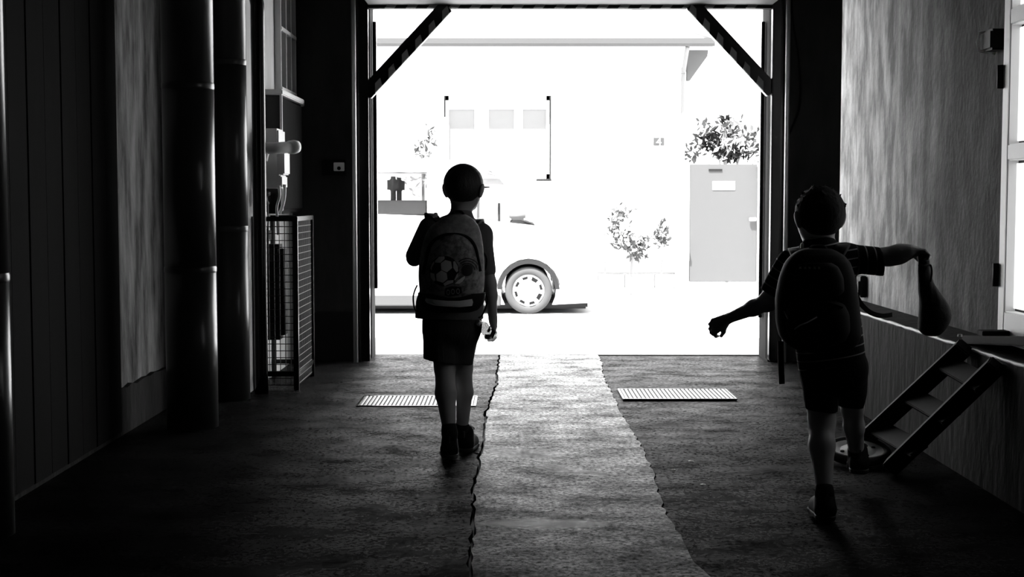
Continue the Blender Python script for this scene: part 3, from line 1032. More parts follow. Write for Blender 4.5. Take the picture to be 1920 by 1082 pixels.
for a in (0.3, 1.87, 3.44, 5.0):
    h = local(t, lathe(nb(), [(0, 0.004), (0.009, 0.004), (0.01, 0), (0, 0)], (0.08 * math.cos(a), 0.08 * math.sin(a), 0.009), 'z', 10), 'bolt_hole', M['black'])
local(t, lathe(nb(), [(0, 0.02), (0.02, 0.018), (0.026, 0.0), (0, 0)], (0, 0, 0.012), 'z', 16), 'hub', M['black'])

# ---- drain gratings in the floor
def grating(px0, px1, py0, py1, label, nbar):
    a = G(px0, py1); c = G(px1, py1); d = G((px0 + px1) / 2, py0)
    x0, x1, y0, y1 = a.x, c.x, a.y, d.y
    t = thing('drain_grating', label, 'grating', ((x0 + x1) / 2, (y0 + y1) / 2, 0))
    z = 0.006
    lab(bxo('pit', (x0, y0, -0.006), (x1, y1, 0.0025), M['black'], t, 0), 'black recess')
    for (lo, hi) in (((x0 - 0.012, y0 - 0.014, -0.005), (x1 + 0.012, y0, z)), ((x0 - 0.012, y1, -0.005), (x1 + 0.012, y1 + 0.014, z)),
                     ((x0 - 0.014, y0, -0.005), (x0, y1, z)), ((x1, y0, -0.005), (x1 + 0.014, y1, z))):
        bxo('frame_bar', lo, hi, M['iron'], t, 0.001)
    w = (x1 - x0) / nbar
    me = None
    for i in range(nbar):
        xc = x0 + (i + 0.5) * w
        if me is None:
            o = obj('grate_bar', box(nb(), (-w * 0.28, y0 + 0.004, -0.004), (w * 0.28, y1 - 0.004, 0.006), 0.0015, 1), M['grate'], t)
            me = o.data
        else:
            o = bpy.data.objects.new('grate_bar', me); COL.objects.link(o); o.parent = t
            o.matrix_parent_inverse = world_of(t).inverted()
        o.location.x = xc
    return t


M['grate'] = mat('polished grating steel', 0.35, 0.42, metal=0.85)
grating(672, 888, 744, 762, 'drain grating in the floor beside the left boy', 28)
grating(1172, 1378, 731, 749, 'bright drain grating in the floor right of the pale strip', 26)

# small litter scraps on the dark floor
r = random.Random(8)
for (x, y, w, lb) in ((1296, 862, 0.016, 'pale paper scrap farthest from the pale strip of the pair on the dark floor'),
                      (1262, 878, 0.014, 'pale paper scrap nearest the pale strip on the dark right floor'),
                      (1318, 906, 0.012, 'pale paper scrap lying closest to the camera on the dark right floor'),
                      (1285, 768, 0.014, 'tiny pale paper scrap just in front of the bright drain grating')):
    q = G(x, y)
    t = thing('paper_scrap', lb, 'litter', (q.x, q.y, 0), 'litter scraps on the dark floor')
    b = nb()
    c = [b.verts.new((q.x + w * math.cos(a) * r.uniform(0.7, 1.2), q.y + w * math.sin(a) * r.uniform(0.6, 1.1), -0.0075 + r.uniform(0, 0.004))) for a in [2 * PI * k / 7 for k in range(7)]]
    m_ = b.verts.new((q.x, q.y, -0.002))
    for k in range(7):
        b.faces.new((c[k], c[(k + 1) % 7], m_))
    obj('paper', b, M['offwhite'], t)

# ================================================================== OUTSIDE
YH = 18.6
struct(bxo('pavement_near', (-14, YE + 0.36, -0.25), (16, 13.2, 0.0), M['pavement'], None, 0))
struct(bxo('road', (-30, 13.2, -0.4), (30, 17.0, -0.08), M['road'], None, 0))
struct(bxo('pavement_far', (-30, 17.0, -0.25), (30, 34, 0.0), M['pavement'], None, 0))

# house across the street
hx1 = P(1283, 300, YH).x
ez = P(1000, 92, YH).z
t = thing('house', 'white rendered house with a long grey gutter across the street', 'house', (-3, YH, 0))
wx0, wx1 = P(835, 300, YH).x, P(1031, 300, YH).x
wz0, wz1 = P(900, 335, YH).z, P(900, 180, YH).z
b = nb()
box(b, (-10, YH, 0), (wx0, YH + 7, ez))
box(b, (wx1, YH, 0), (hx1, YH + 7, ez))
box(b, (wx0, YH, 0), (wx1, YH + 7, wz0))
box(b, (wx0, YH, wz1), (wx1, YH + 7, ez))
box(b, (wx0, YH + 0.02, wz0), (wx1, YH + 7, wz1))
obj('wall', b, M['facade'], t)
# hipped roof
ov = 0.32
b = nb()
xe0, xe1, ye0, ye1, zr = -10 - ov, hx1 + ov, YH - ov, YH + 7 + ov, ez + 2.1
v = [b.verts.new(q) for q in ((xe0, ye0, ez + 0.08), (xe1, ye0, ez + 0.08), (xe1, ye1, ez + 0.08), (xe0, ye1, ez + 0.08), (xe0 + 3.6, YH + 3.5, zr), (xe1 - 3.6, YH + 3.5, zr))]
for q in ((0, 1, 5, 4), (1, 2, 5), (2, 3, 4, 5), (3, 0, 4), (3, 2, 1, 0)):
    b.faces.new([v[i] for i in q])
obj('roof', b, M['roof'], t)
lab(obj('hip_ridge', tube(nb(), [(xe1, ye0, ez + 0.1), (xe1 - 3.6, YH + 3.5, zr + 0.02)], 0.035, 8), M['shutter'], t, True), 'pale ridge tiles along the hip')
b = nb()
prism(b, [(ye0 - 0.10, ez + 0.10), (ye0 - 0.09, ez + 0.03), (ye0 - 0.05, ez - 0.005), (ye0, ez + 0.02), (ye0, ez + 0.10)], xe0, xe1 + 0.02, 'x')
lab(obj('gutter', b, M['gutter'], t), 'grey zinc gutter')
bxo('soffit', (xe0, ye0, ez - 0.02), (xe1, YH + 0.02, ez + 0.05), M['facade'], t, 0)
b = nb()
prism(b, [(hx1 + 0.02, ez - 0.02), (xe1 - 0.02, ez - 0.02), (xe1 - 0.03, ez - 0.1), (hx1 + 0.06, ez - 0.42), (hx1 + 0.02, ez - 0.42)], YH - 0.06, YH + 0.06, 'y')
lab(obj('eave_bracket', b, M['gutter'], t), 'grey bracket under the corner eave')
xd = P(1279, 300, YH).x
obj('downpipe', tube(nb(), spline([(xd + 0.02, ye0, ez), (xd, YH - 0.1, ez - 0.3), (xd, YH - 0.06, ez - 0.5), (xd, YH - 0.06, 0.3)], 5), 0.03, 10), M['shutter'], t, True)
# window: frame and three shutters
wf = obj('window', box(box(box(box(nb(), (wx0, YH - 0.03, wz0), (wx0 + 0.05, YH + 0.03, wz1)), (wx1 - 0.05, YH - 0.03, wz0), (wx1, YH + 0.03, wz1)),
                           (wx0, YH - 0.03, wz1 - 0.06), (wx1, YH + 0.03, wz1)), (wx0, YH - 0.03, wz0), (wx1, YH + 0.03, wz0 + 0.06)), M['facade'], t)
for (pa, pb) in ((842, 890), (917, 964), (980, 1025)):
    xa, xb = P(pa, 300, YH + 0.1).x, P(pb, 300, YH + 0.1).x
    lab(bxo('pane', (xa, YH - 0.005, wz0 + 0.06), (xb, YH + 0.02, wz1 - 0.18), M['shutter'], wf, 0.003), 'pale grey pane')
bxo('head_board', (wx0 + 0.05, YH - 0.024, wz1 - 0.18), (wx1 - 0.05, YH + 0.03, wz1 - 0.06), M['facade'], wf, 0.004)
for (pa, pb) in ((890, 917), (964, 980)):
    xa, xb = P(pa, 300, YH + 0.1).x, P(pb, 300, YH + 0.1).x
    bxo('mullion', (xa, YH - 0.02, wz0 + 0.05), (xb, YH + 0.03, wz1 - 0.18), M['facade'], wf, 0.006)
lab(bxo('edge_strip', (wx1 - 0.008, YH - 0.05, wz0 - 0.01), (wx1 + 0.012, YH + 0.03, wz1), M['cardark'], wf, 0.002), 'dark window edge')
lab(bxo('edge_strip', (wx0 - 0.012, YH - 0.05, wz1 - 0.28), (wx0 + 0.006, YH + 0.03, wz1), M['cardark'], wf, 0.002), 'dark window edge')
lab(bxo('sill', (wx1 - 0.18, YH - 0.06, wz0 - 0.03), (wx1 + 0.02, YH + 0.03, wz0 - 0.01), M['cardark'], wf, 0.002), 'dark end of the sill')
# plinth of stones along the foot of the facade
pz = P(1200, 512, YH).z
x = P(1135, 500, YH).x - 5 * 0.42
i = 0
while x < hx1 - 0.05:
    w = 0.36 + 0.1 * ((i * 37) % 5) / 5
    xe = min(x + w, hx1)
    bxo('stone', (x + 0.005, YH - 0.035, 0), (xe - 0.005, YH + 0.01, pz - 0.012), M['plinth'], t, 0.008)
    bxo('stone', (x + 0.1, YH - 0.03, pz), (min(xe + 0.09, hx1), YH + 0.01, pz + 0.24), M['plinth'], t, 0.008)
    x = xe
    i += 1

# house number
n0, n1 = P(1225, 258, YH), P(1245, 273, YH)
t = thing('number_plate', 'small dark house number plate on the white facade', 'sign', ((n0.x + n1.x) / 2, YH, n1.z))
bxo('plate', (n0.x, YH - 0.014, n1.z), (n1.x, YH - 0.001, n0.z), M['plate'], t, 0.002)
cu = bpy.data.curves.new('digit', 'FONT')
cu.body = '4'
cu.size = 0.15
cu.extrude = 0.002
cu.align_x = 'CENTER'
tmp = bpy.data.objects.new('digit_tmp', cu)
COL.objects.link(tmp)
dg = bpy.context.evaluated_depsgraph_get()
me = bpy.data.meshes.new_from_object(tmp.evaluated_get(dg))
bpy.data.objects.remove(tmp)
me.materials.clear()
me.transform(Matrix.Translation(((n0.x + n1.x) / 2, YH - 0.017, n1.z - 0.002)) @ Matrix.Rotation(PI / 2, 4, 'X'))
lab(link_mesh('digit', me, M['white'], t), 'white digit 4')

# garden gate with letter slot, label and handle
YG = 18.5
g0, g1 = P(1294, 308, YG), P(1421, 528, YG)
t = thing('garden_gate', 'grey sheet metal garden gate right of the white house', 'gate', ((g0.x + g1.x) / 2, YG, 0))
bxo('gate_leaf', (g0.x, YG, g1.z), (g1.x - 0.02, YG + 0.04, g0.z), M['gatepaint'], t, 0.006)
a, c = P(1329, 317, YG), P(1354, 321, YG)
lab(bxo('letter_slot', (a.x, YG - 0.01, c.z), (c.x, YG + 0.001, a.z), M['gatedark'], t, 0.001), 'dark letter slot')
a, c = P(1336, 340, YG), P(1378, 356, YG)
lab(bxo('label_plate', (a.x, YG - 0.008, c.z), (c.x, YG + 0.001, a.z), M['white'], t, 0.001), 'blank white plate')
a, c = P(1404, 408, YG), P(1417, 414, YG)
lab(bxo('handle', (a.x, YG - 0.05, c.z), (c.x, YG - 0.02, a.z), M['white'], t, 0.006), 'pale handle')
bxo('handle_stem', (c.x - 0.02, YG - 0.03, c.z), (c.x, YG + 0.001, a.z), M['white'], t, 0.003)
bxo('threshold', (g0.x - 0.02, YG - 0.02, 0), (g1.x, YG + 0.1, g1.z - 0.02), M['facade'], t, 0.005)
for (pa, pb, zt, lbl, nm) in ((1268, 1285, 448, 'short white gate pillar at the house corner', 'gate_pillar'), (1424, 1446, 306, 'tall white gate pillar at the right of the grey gate', 'gate_pillar')):
    a, c = P(pa, zt, YG - 0.05), P(pb, 540, YG - 0.05)
    tt = thing(nm, lbl, 'pillar', ((a.x + c.x) / 2, YG, 0))
    bxo('shaft', (a.x, YG - 0.1, 0), (c.x, YG + 0.1, a.z - 0.05), M['facade'], tt, 0.006)
    bxo('cap', (a.x - 0.02, YG - 0.12, a.z - 0.05), (c.x + 0.02, YG + 0.12, a.z), M['facade'], tt, 0.008)
tt = thing('garden_wall', 'low white garden wall running right of the gate', 'wall', (5, YG, 0))
bxo('masonry', (P(1446, 300, YG).x, YG - 0.05, 0), (9, YG + 0.1, 1.5), M['facade'], tt, 0.01)
bxo('coping', (P(1446, 300, YG).x, YG - 0.08, 1.5), (9, YG + 0.13, 1.56), M['facade'], tt, 0.01)


# ---- plants
def leaves(bm, pts, size, r, jitter=0.4):
    for p in pts:
        s = size * r.uniform(0.6, 1.3)
        d = Vector((r.gauss(0, 1), r.gauss(0, 1), r.gauss(0.3, 1))).normalized()
        a = d.cross(Vector((r.gauss(0, 1), r.gauss(0, 1), r.gauss(0, 1)))).normalized()
        p = Vector(p)
        v = [bm.verts.new(p), bm.verts.new(p + d * s * 0.5 + a * s * 0.2), bm.verts.new(p + d * s), bm.verts.new(p + d * s * 0.5 - a * s * 0.2)]
        bm.faces.new(v)
    return bm


def cluster(c, rad, n, r):
    out = []
    while len(out) < n:
        q = Vector((r.uniform(-1, 1), r.uniform(-1, 1), r.uniform(-1, 1)))
        if q.length <= 1:
            out.append(Vector(c) + Vector((q.x * rad[0], q.y * rad[1], q.z * rad[2])))
    return out


def plant(name, label, cat, base, stems, dark, pale, blossoms, r, ls=0.11, mdark='leaf_dark', mpale='leaf_pale'):
    t = thing(name, label, cat, base)
    b = nb()
    for (pts, rad) in stems:
        tube(b, spline(pts, 4), rad, 6)
    obj('stem', b, M['bark'], t, True)
    for (cl, mm, nm, lb) in ((dark, mdark, 'foliage', 'darker leaves'), (pale, mpale, 'foliage', 'paler leaves'), (blossoms, 'blossom', 'blossom', 'white blossoms')):
        if not cl:
            continue
        b = nb()
        for (c, rad, n) in cl:
            leaves(b, cluster(c, rad, n, r), ls, r)
        o = lab(obj(nm, b, M[mm], t), lb)
        o['kind'] = 'stuff'
    return t


r = random.Random(21)
YS = 19.3
p = lambda x, y: P(x, y, YS)
plant('flowering_shrub', 'dark leaved flowering shrub rising behind the grey garden gate', 'shrub', (p(1365, 300).x, YS, 0),
      [([(p(1365, 300).x, YS, 0), p(1362, 380), p(1358, 240)], 0.025), ([p(1362, 380), p(1345, 290), p(1330, 265)], 0.018), ([p(1362, 380), p(1385, 300), p(1392, 285)], 0.018)],
      [(p(1358, 228), (0.05, 0.08, 0.10), 26), (p(1338, 258), (0.13, 0.12, 0.11), 60), (p(1328, 270), (0.09, 0.1, 0.06), 25), (p(1345, 285), (0.12, 0.1, 0.07), 45), (p(1372, 252), (0.07, 0.1, 0.07), 20), (p(1385, 285), (0.22, 0.1, 0.09), 75), (p(1368, 296), (0.15, 0.1, 0.05), 40)],
      [(p(1330, 250), (0.25, 0.2, 0.2), 70), (p(1300, 285), (0.12, 0.1, 0.16), 40), (p(1415, 270), (0.14, 0.1, 0.25), 90), (p(1380, 250), (0.2, 0.2, 0.2), 60)],
      [(p(1352, 268), (0.09, 0.1, 0.07), 40), (p(1370, 272), (0.15, 0.12, 0.1), 60), (p(1340, 297), (0.14, 0.1, 0.04), 40)], r, 0.12)
YT = 17.2
p = lambda x, y: P(x, y, YT)
plant('street_tree', 'small thin street tree with pale leaves before the house', 'tree', (p(1184, 500).x, YT, 0),
      [([(p(1184, 500).x, YT, 0), p(1184, 520), p(1186, 480), p(1188, 440)], 0.022), ([p(1186, 485), p(1165, 440), p(1158, 400)], 0.012), ([p(1186, 485), p(1215, 450), p(1238, 430)], 0.012)],
      [(p(1160, 430), (0.14, 0.14, 0.26), 130), (p(1195, 465), (0.17, 0.15, 0.14), 150), (p(1240, 440), (0.1, 0.1, 0.2), 80), (p(1165, 395), (0.16, 0.14, 0.08), 25)],
      [(p(1180, 430), (0.32, 0.25, 0.3), 200), (p(1240, 445), (0.18, 0.15, 0.22), 60)], [(p(1180, 445), (0.2, 0.2, 0.2), 60)], r, 0.10, 'leaf_pale', 'roof')
YB = 18.2
p = lambda x, y: P(x, y, YB)
plant('garden_bush', 'sparse pale bush against the white facade behind the car', 'bush', (p(795, 300).x, YB, 0),
      [([(p(795, 300).x, YB, 0), p(793, 340), p(790, 280)], 0.02), ([p(793, 340), p(805, 290), p(808, 250)], 0.012)],
      [(p(788, 285), (0.09, 0.1, 0.14), 30), (p(806, 262), (0.07, 0.1, 0.2), 30)],
      [(p(795, 265), (0.24, 0.2, 0.3), 90), (p(790, 330), (0.3, 0.2, 0.3), 80)], [], r, 0.10, 'leaf_pale', 'roof')

# ---- the car
YC0, YC1 = 15.3, 16.95
zr_ = -0.08
wc = P(991, 545, YC0)
WR = wc.z - zr_
if WR > 0.32 or WR < 0.24:
    WR = 0.29
wz = zr_ + WR
wxf = wc.x
wxr = wxf - 2.55
t = thing('car', 'white compact van parked across the street with its nose to the right', 'car', (wxf - 1.2, (YC0 + YC1) / 2, zr_))


def cp(x, y):
    q = P(x, y, YC0)
    return (q.x, q.z)


def arch(cx, r, a0, a1, n=14):
    return [(cx + r * math.cos(a0 + (a1 - a0) * i / n), wz + r * math.sin(a0 + (a1 - a0) * i / n)) for i in range(n + 1)]


zs = cp(900, 572)[1]
AR = WR + 0.045
aa = math.asin(min(0.95, (zs - wz) / AR))
belt_r = cp(713, 402); belt_f = cp(1012, 424)
xrear = wxr - 0.78
nose = cp(1120, 520)
out = [(xrear, zs + 0.05), (xrear, belt_r[1] - 0.05), (xrear + 0.05, belt_r[1])] + [belt_r, cp(800, 405), cp(900, 412), belt_f, cp(1050, 436), cp(1085, 455), cp(1108, 480), nose, cp(1124, 545), cp(1118, 568)]
out += [(wxf + AR * math.cos(aa), zs)] + arch(wxf, AR, aa, PI - aa)[1:-1] + [(wxf - AR * math.cos(aa), zs)]
out += [(wxr + AR * math.cos(aa), zs)] + arch(wxr, AR, aa, PI - aa)[1:-1] + [(wxr - AR * math.cos(aa), zs)]
obj('body', prism(nb(), out, YC0, YC1, 'y', 0.05), M['carwhite'], t)
# roof shell, pillars
roof_o = [(xrear + 0.02, cp(700, 322)[1]), (xrear + 0.12, cp(700, 300)[1]), cp(760, 296), cp(860, 300), cp(915, 312), cp(945, 328), cp(938, 330), cp(905, 322), cp(713, 322)]
obj('roof_shell', prism(nb(), roof_o, YC0 + 0.1, YC1 - 0.1, 'y', 0.03), M['carwhite'], t)
for (y0, y1) in ((YC0 + 0.09, YC0 + 0.15), (YC1 - 0.15, YC1 - 0.09)):
    for poly in ([cp(800, 320), cp(895, 320), cp(893, 415), cp(800, 408)],
                 [cp(932, 326), cp(946, 326), cp(1022, 426), cp(1006, 426)],
                 [(xrear + 0.02, cp(700, 322)[1]), (xrear + 0.5, cp(700, 322)[1]), (xrear + 0.5, belt_r[1]), (xrear, belt_r[1])]):
        obj('pillar', prism(nb(), poly, y0, y1, 'y', 0.008), M['carwhite'], t)
    ym = (y0 + y1) / 2
    for poly in ([(xrear + 0.5, cp(700, 322)[1]), cp(800, 322), cp(800, 406), (xrear + 0.5, belt_r[1] - 0.01)],
                 [cp(895, 322), cp(932, 328), cp(1008, 426), cp(893, 413)]):
        lab(obj('side_window', prism(nb(), poly, ym - 0.004, ym + 0.004, 'y'), M['carglass'], t), 'clear side window')
wsb = nb()
q0, q1 = cp(945, 328), cp(1024, 426)
v = [wsb.verts.new(k) for k in ((q0[0], YC0 + 0.15, q0[1]), (q0[0], YC1 - 0.15, q0[1]), (q1[0], YC1 - 0.12, q1[1]), (q1[0], YC0 + 0.12, q1[1]))]
wsb.faces.new(v)
bmesh.ops.solidify(wsb, geom=wsb.faces[:], thickness=0.006)
obj('windscreen', wsb, M['carglass'], t)
obj('dashboard', prism(nb(), [cp(965, 410), cp(1010, 424), cp(1020, 427), cp(950, 424)], YC0 + 0.18, YC1 - 0.18, 'y', 0.004), M['carseat'], t)
# seats seen through the glass
def seat(px, y, lean=0):
    c = cp(px, 400)
    s = nb()
    box(s, (c[0] - 0.10, y - 0.22, belt_r[1] - 0.25), (c[0] + 0.06, y + 0.22, cp(px, 378)[1]), 0.05, 3)
    o = lab(obj('car_seat', s, M['carseat'], t, True), 'grey seat back')
    s = nb()
    tube(s, [(c[0] - 0.02, y, cp(px, 384)[1]), (c[0] - 0.02, y, cp(px, 340)[1])], 0.03, 8)
    box(s, (c[0] - 0.08, y - 0.13, cp(px, 362)[1]), (c[0] + 0.04, y + 0.13, cp(px, 330)[1]), 0.04, 3)
    obj('headrest', s, M['carseat'], o, True)
for y in (YC0 + 0.42, YC1 - 0.42):
    seat(735, y)
    seat(868, y)
obj('steering_wheel', lathe(nb(), [(0.165, -0.012), (0.18, -0.012), (0.185, 0), (0.18, 0.012), (0.165, 0.012), (0.16, 0), (0.165, -0.012)], (cp(935, 415)[0], YC0 + 0.45, cp(935, 412)[1]), 'x', 24), M['carseat'], t, True)
lab(obj('wing_mirror', box(nb(), (cp(955, 405)[0], YC0 - 0.12, cp(960, 412)[1]), (cp(985, 405)[0], YC0 + 0.06, cp(960, 398)[1]), 0.02, 3), M['carseat'], t, True), 'dark wing mirror')
# rear shelf / load seen through the rear window
lab(bxo('load_cover', (cp(640, 390)[0], YC0 + 0.165, belt_r[1] - 0.02), (cp(800, 390)[0], YC1 - 0.2, cp(760, 376)[1]), M['carseat'], t, 0.02), 'grey load cover behind the rear window')
# lower trim
lab(bxo('sill_trim', (wxr + AR, YC0 - 0.012, zs - 0.01), (wxf - AR, YC0 + 0.05, cp(800, 554)[1]), M['gatepaint'], t, 0.01), 'grey sill trim')
lab(bxo('sill_trim', (wxr + AR, YC1 - 0.05, zs - 0.01), (wxf - AR, YC1 + 0.012, cp(800, 554)[1]), M['gatepaint'], t, 0.01), 'grey sill trim')
lab(bxo('floor_pan', (xrear + 0.1, YC0 + 0.12, zs - 0.05), (nose[0] - 0.1, YC1 - 0.12, zs + 0.04), M['cardark'], t, 0.02), 'dark underside')
lab(obj('headlight', prism(nb(), [cp(1086, 470), cp(1108, 484), cp(1114, 500), cp(1092, 490)], YC0 - 0.006, YC0 + 0.1, 'y', 0.004), M['galv'], t), 'headlight')
lab(obj('fog_lamp', prism(nb(), [cp(1082, 514), cp(1098, 516), cp(1108, 530), cp(1096, 536), cp(1086, 526)], YC0 - 0.006, YC0 + 0.1, 'y', 0.004), M['shutter'], t), 'grey bumper lamp')
lab(bxo('door_handle', (cp(830, 440)[0], YC0 - 0.02, cp(830, 446)[1]), (cp(850, 440)[0], YC0 + 0.01, cp(830, 441)[1]), M['carwhite'], t, 0.006), 'white door handle')
# wheels
for cx in (wxf, wxr):
    for sd, yy in ((-1, YC0 + 0.02), (1, YC1 - 0.02)):
        prof = [(WR * 0.68, 0), (WR * 0.74, -0.012), (WR * 0.93, -0.014), (WR * 0.99, 0.005), (WR, 0.03), (WR, 0.15), (WR * 0.99, 0.175), (WR * 0.93, 0.19), (WR * 0.68, 0.18), (WR * 0.68, 0)]
        w = obj('wheel', lathe(nb(), [(a, -sd * h) for (a, h) in prof], (cx, yy, wz), 'y', 48), M['tyre'], t, True)
        w['label'] = 'grey tyre with a pale slotted wheel disc'
        rr_ = WR * 0.69
        prof = [(rr_, 0.01), (rr_ * 0.94, 0.0), (rr_ * 0.8, -0.01), (rr_ * 0.6, -0.016), (0.06, -0.02), (0.0, -0.02), (0.0, 0.02), (rr_, 0.03), (rr_, 0.01)]
        obj('wheel_disc', lathe(nb(), [(a, -sd * h) for (a, h) in prof], (cx, yy, wz), 'y', 40), M['rim'], w, True)
        for k in range(8):
            a = 2 * PI * (k + 0.35) / 8
            ca, sa = math.cos(a), math.sin(a)
            r0, r1 = rr_ * 0.70, rr_ * 0.86
            hw0, hw1 = 0.026, 0.032
            if k in (1, 7):
                r0, hw0, hw1 = rr_ * 0.62, 0.030, 0.038
            pts = [(cx + r0 * ca - hw0 * -sa * -1, wz + r0 * sa - hw0 * ca), (cx + r1 * ca - hw1 * sa * -1, wz + r1 * sa - hw1 * ca), (cx + r1 * ca - hw1 * sa, wz + r1 * sa + hw1 * ca), (cx + r0 * ca - hw0 * sa, wz + r0 * sa + hw0 * ca)]
            pts[0] = (cx + r0 * ca + hw0 * sa, wz + r0 * sa - hw0 * ca)
            pts[1] = (cx + r1 * ca + hw1 * sa, wz + r1 * sa - hw1 * ca)
            ya = yy + (-sd) * -0.016 if sd > 0 else yy - 0.016
            lab(obj('vent_slot', prism(nb(), pts, yy + sd * 0.0155, yy + sd * 0.004, 'y'), M['black'], w), 'dark slot in the wheel disc')
    b = nb()
    o1 = arch(cx, AR + 0.035, 0.05, PI - 0.05, 20)
    o2 = arch(cx, AR - 0.01, 0.05, PI - 0.05, 20)
    prism(b, o1 + o2[::-1], YC0 - 0.015, YC0 + 0.06, 'y')
    lab(obj('arch_trim', b, M['cardark'], t), 'dark wheel arch trim')
    b = nb()
    prism(b, o1 + o2[::-1], YC1 - 0.06, YC1 + 0.015, 'y')
    lab(obj('arch_trim', b, M['cardark'], t), 'dark wheel arch trim')

# ================================================================== PEOPLE
def V(*a):
    return Vector(a)


def hand(f, wrist, d, n, S=1.0, thumb=1, curl=0.6, spread=0.0, k=0.006):
    """palm, four unequal fingers bent toward n, thumb from the side of the palm"""
    d = Vector(d).normalized()
    n = Vector(n)
    n = (n - d * n.dot(d)).normalized()
    s = d.cross(n).normalized()
    wrist = Vector(wrist)
    f.cap(wrist - d * 0.01, wrist + d * 0.03 * S, 0.017 * S, 0.019 * S, 0.012)
    kn = []
    for i in range(4):
        o = (i - 1.5)
        base = wrist + d * 0.012 * S + s * o * 0.009 * S
        q = wrist + d * (0.060 - 0.004 * abs(o - 0.2)) * S + s * o * 0.0165 * S
        f.cap(base, q, 0.0125 * S, 0.0095 * S, 0.008)
        kn.append((q, o))
    for i, (q, o) in enumerate(kn):
        lf = (0.86, 1.0, 0.95, 0.76)[i if thumb > 0 else 3 - i] * S
        a = 0.0
        p = q
        dd = (d + s * o * spread).normalized()
        for (ln, rr, c) in ((0.029, 0.0078, 0.75), (0.020, 0.0070, 1.15), (0.016, 0.0060, 0.9)):
            a += curl * c
            v = dd * math.cos(a) + n * math.sin(a)
            e = p + v * ln * lf
            f.cap(p, e, rr * S, rr * 0.92 * S, k)
            p = e
    t0 = wrist + d * 0.020 * S - s * thumb * 0.020 * S
    t1 = t0 + (d * 0.65 - s * thumb * 0.6 + n * 0.45).normalized() * 0.027 * S
    t2 = t1 + (d * 0.75 - s * thumb * 0.1 + n * 0.65).normalized() * 0.022 * S
    f.cap(wrist + d * 0.012 * S, t0, 0.012 * S, 0.011 * S, 0.008)
    f.cap(t0, t1, 0.0105 * S, 0.0088 * S, 0.006)
    f.cap(t1, t2, 0.0088 * S, 0.0072 * S, 0.004)


def head(f, c, yaw, S=1.0, W=0.087, D=0.10, H=0.095):
    """skull, jaw, nose, lips, ears; returns a function from face space to the world"""
    cy, sy = math.cos(yaw), math.sin(yaw)

    def L(x, y, z):
        return Vector((c.x + x * cy + y * sy, c.y - x * sy + y * cy, c.z + z))
    rot = (0, 0, -yaw)
    f.ell(L(0, 0, 0.012), (W, D, H * 0.92), 0.02, rot)
    f.ell(L(0, 0.035, -0.045), (W * 0.72, 0.062, 0.062), 0.03, rot)
    f.ell(L(0, 0.07, -0.085), (0.03, 0.025, 0.022), 0.03, rot)
    f.cap(L(0, D - 0.004, 0.0), L(0, D + 0.012, -0.030), 0.008, 0.011, 0.012)
    f.cap(L(-0.018, D - 0.012, -0.058), L(0.018, D - 0.012, -0.058), 0.007, 0.007, 0.008)
    f.cap(L(-0.014, D - 0.014, -0.068), L(0.014, D - 0.014, -0.068), 0.007, 0.007, 0.006)
    for s in (-1, 1):
        f.ell(L(s * 0.033, D - 0.012, 0.004), (0.016, 0.014, 0.010), 0, rot, sub=True)
        f.cap(L(s * 0.018, D - 0.008, 0.022), L(s * 0.048, D - 0.024, 0.022), 0.007, 0.005, 0.012)
        f.ell(L(s * (W + 0.006), -0.004, -0.012), (0.011, 0.020, 0.032), 0.006, (0, s * 0.25, -yaw))
        f.ell(L(s * (W - 0.002), -0.002, -0.036), (0.009, 0.010, 0.010), 0.006, rot)
    return L


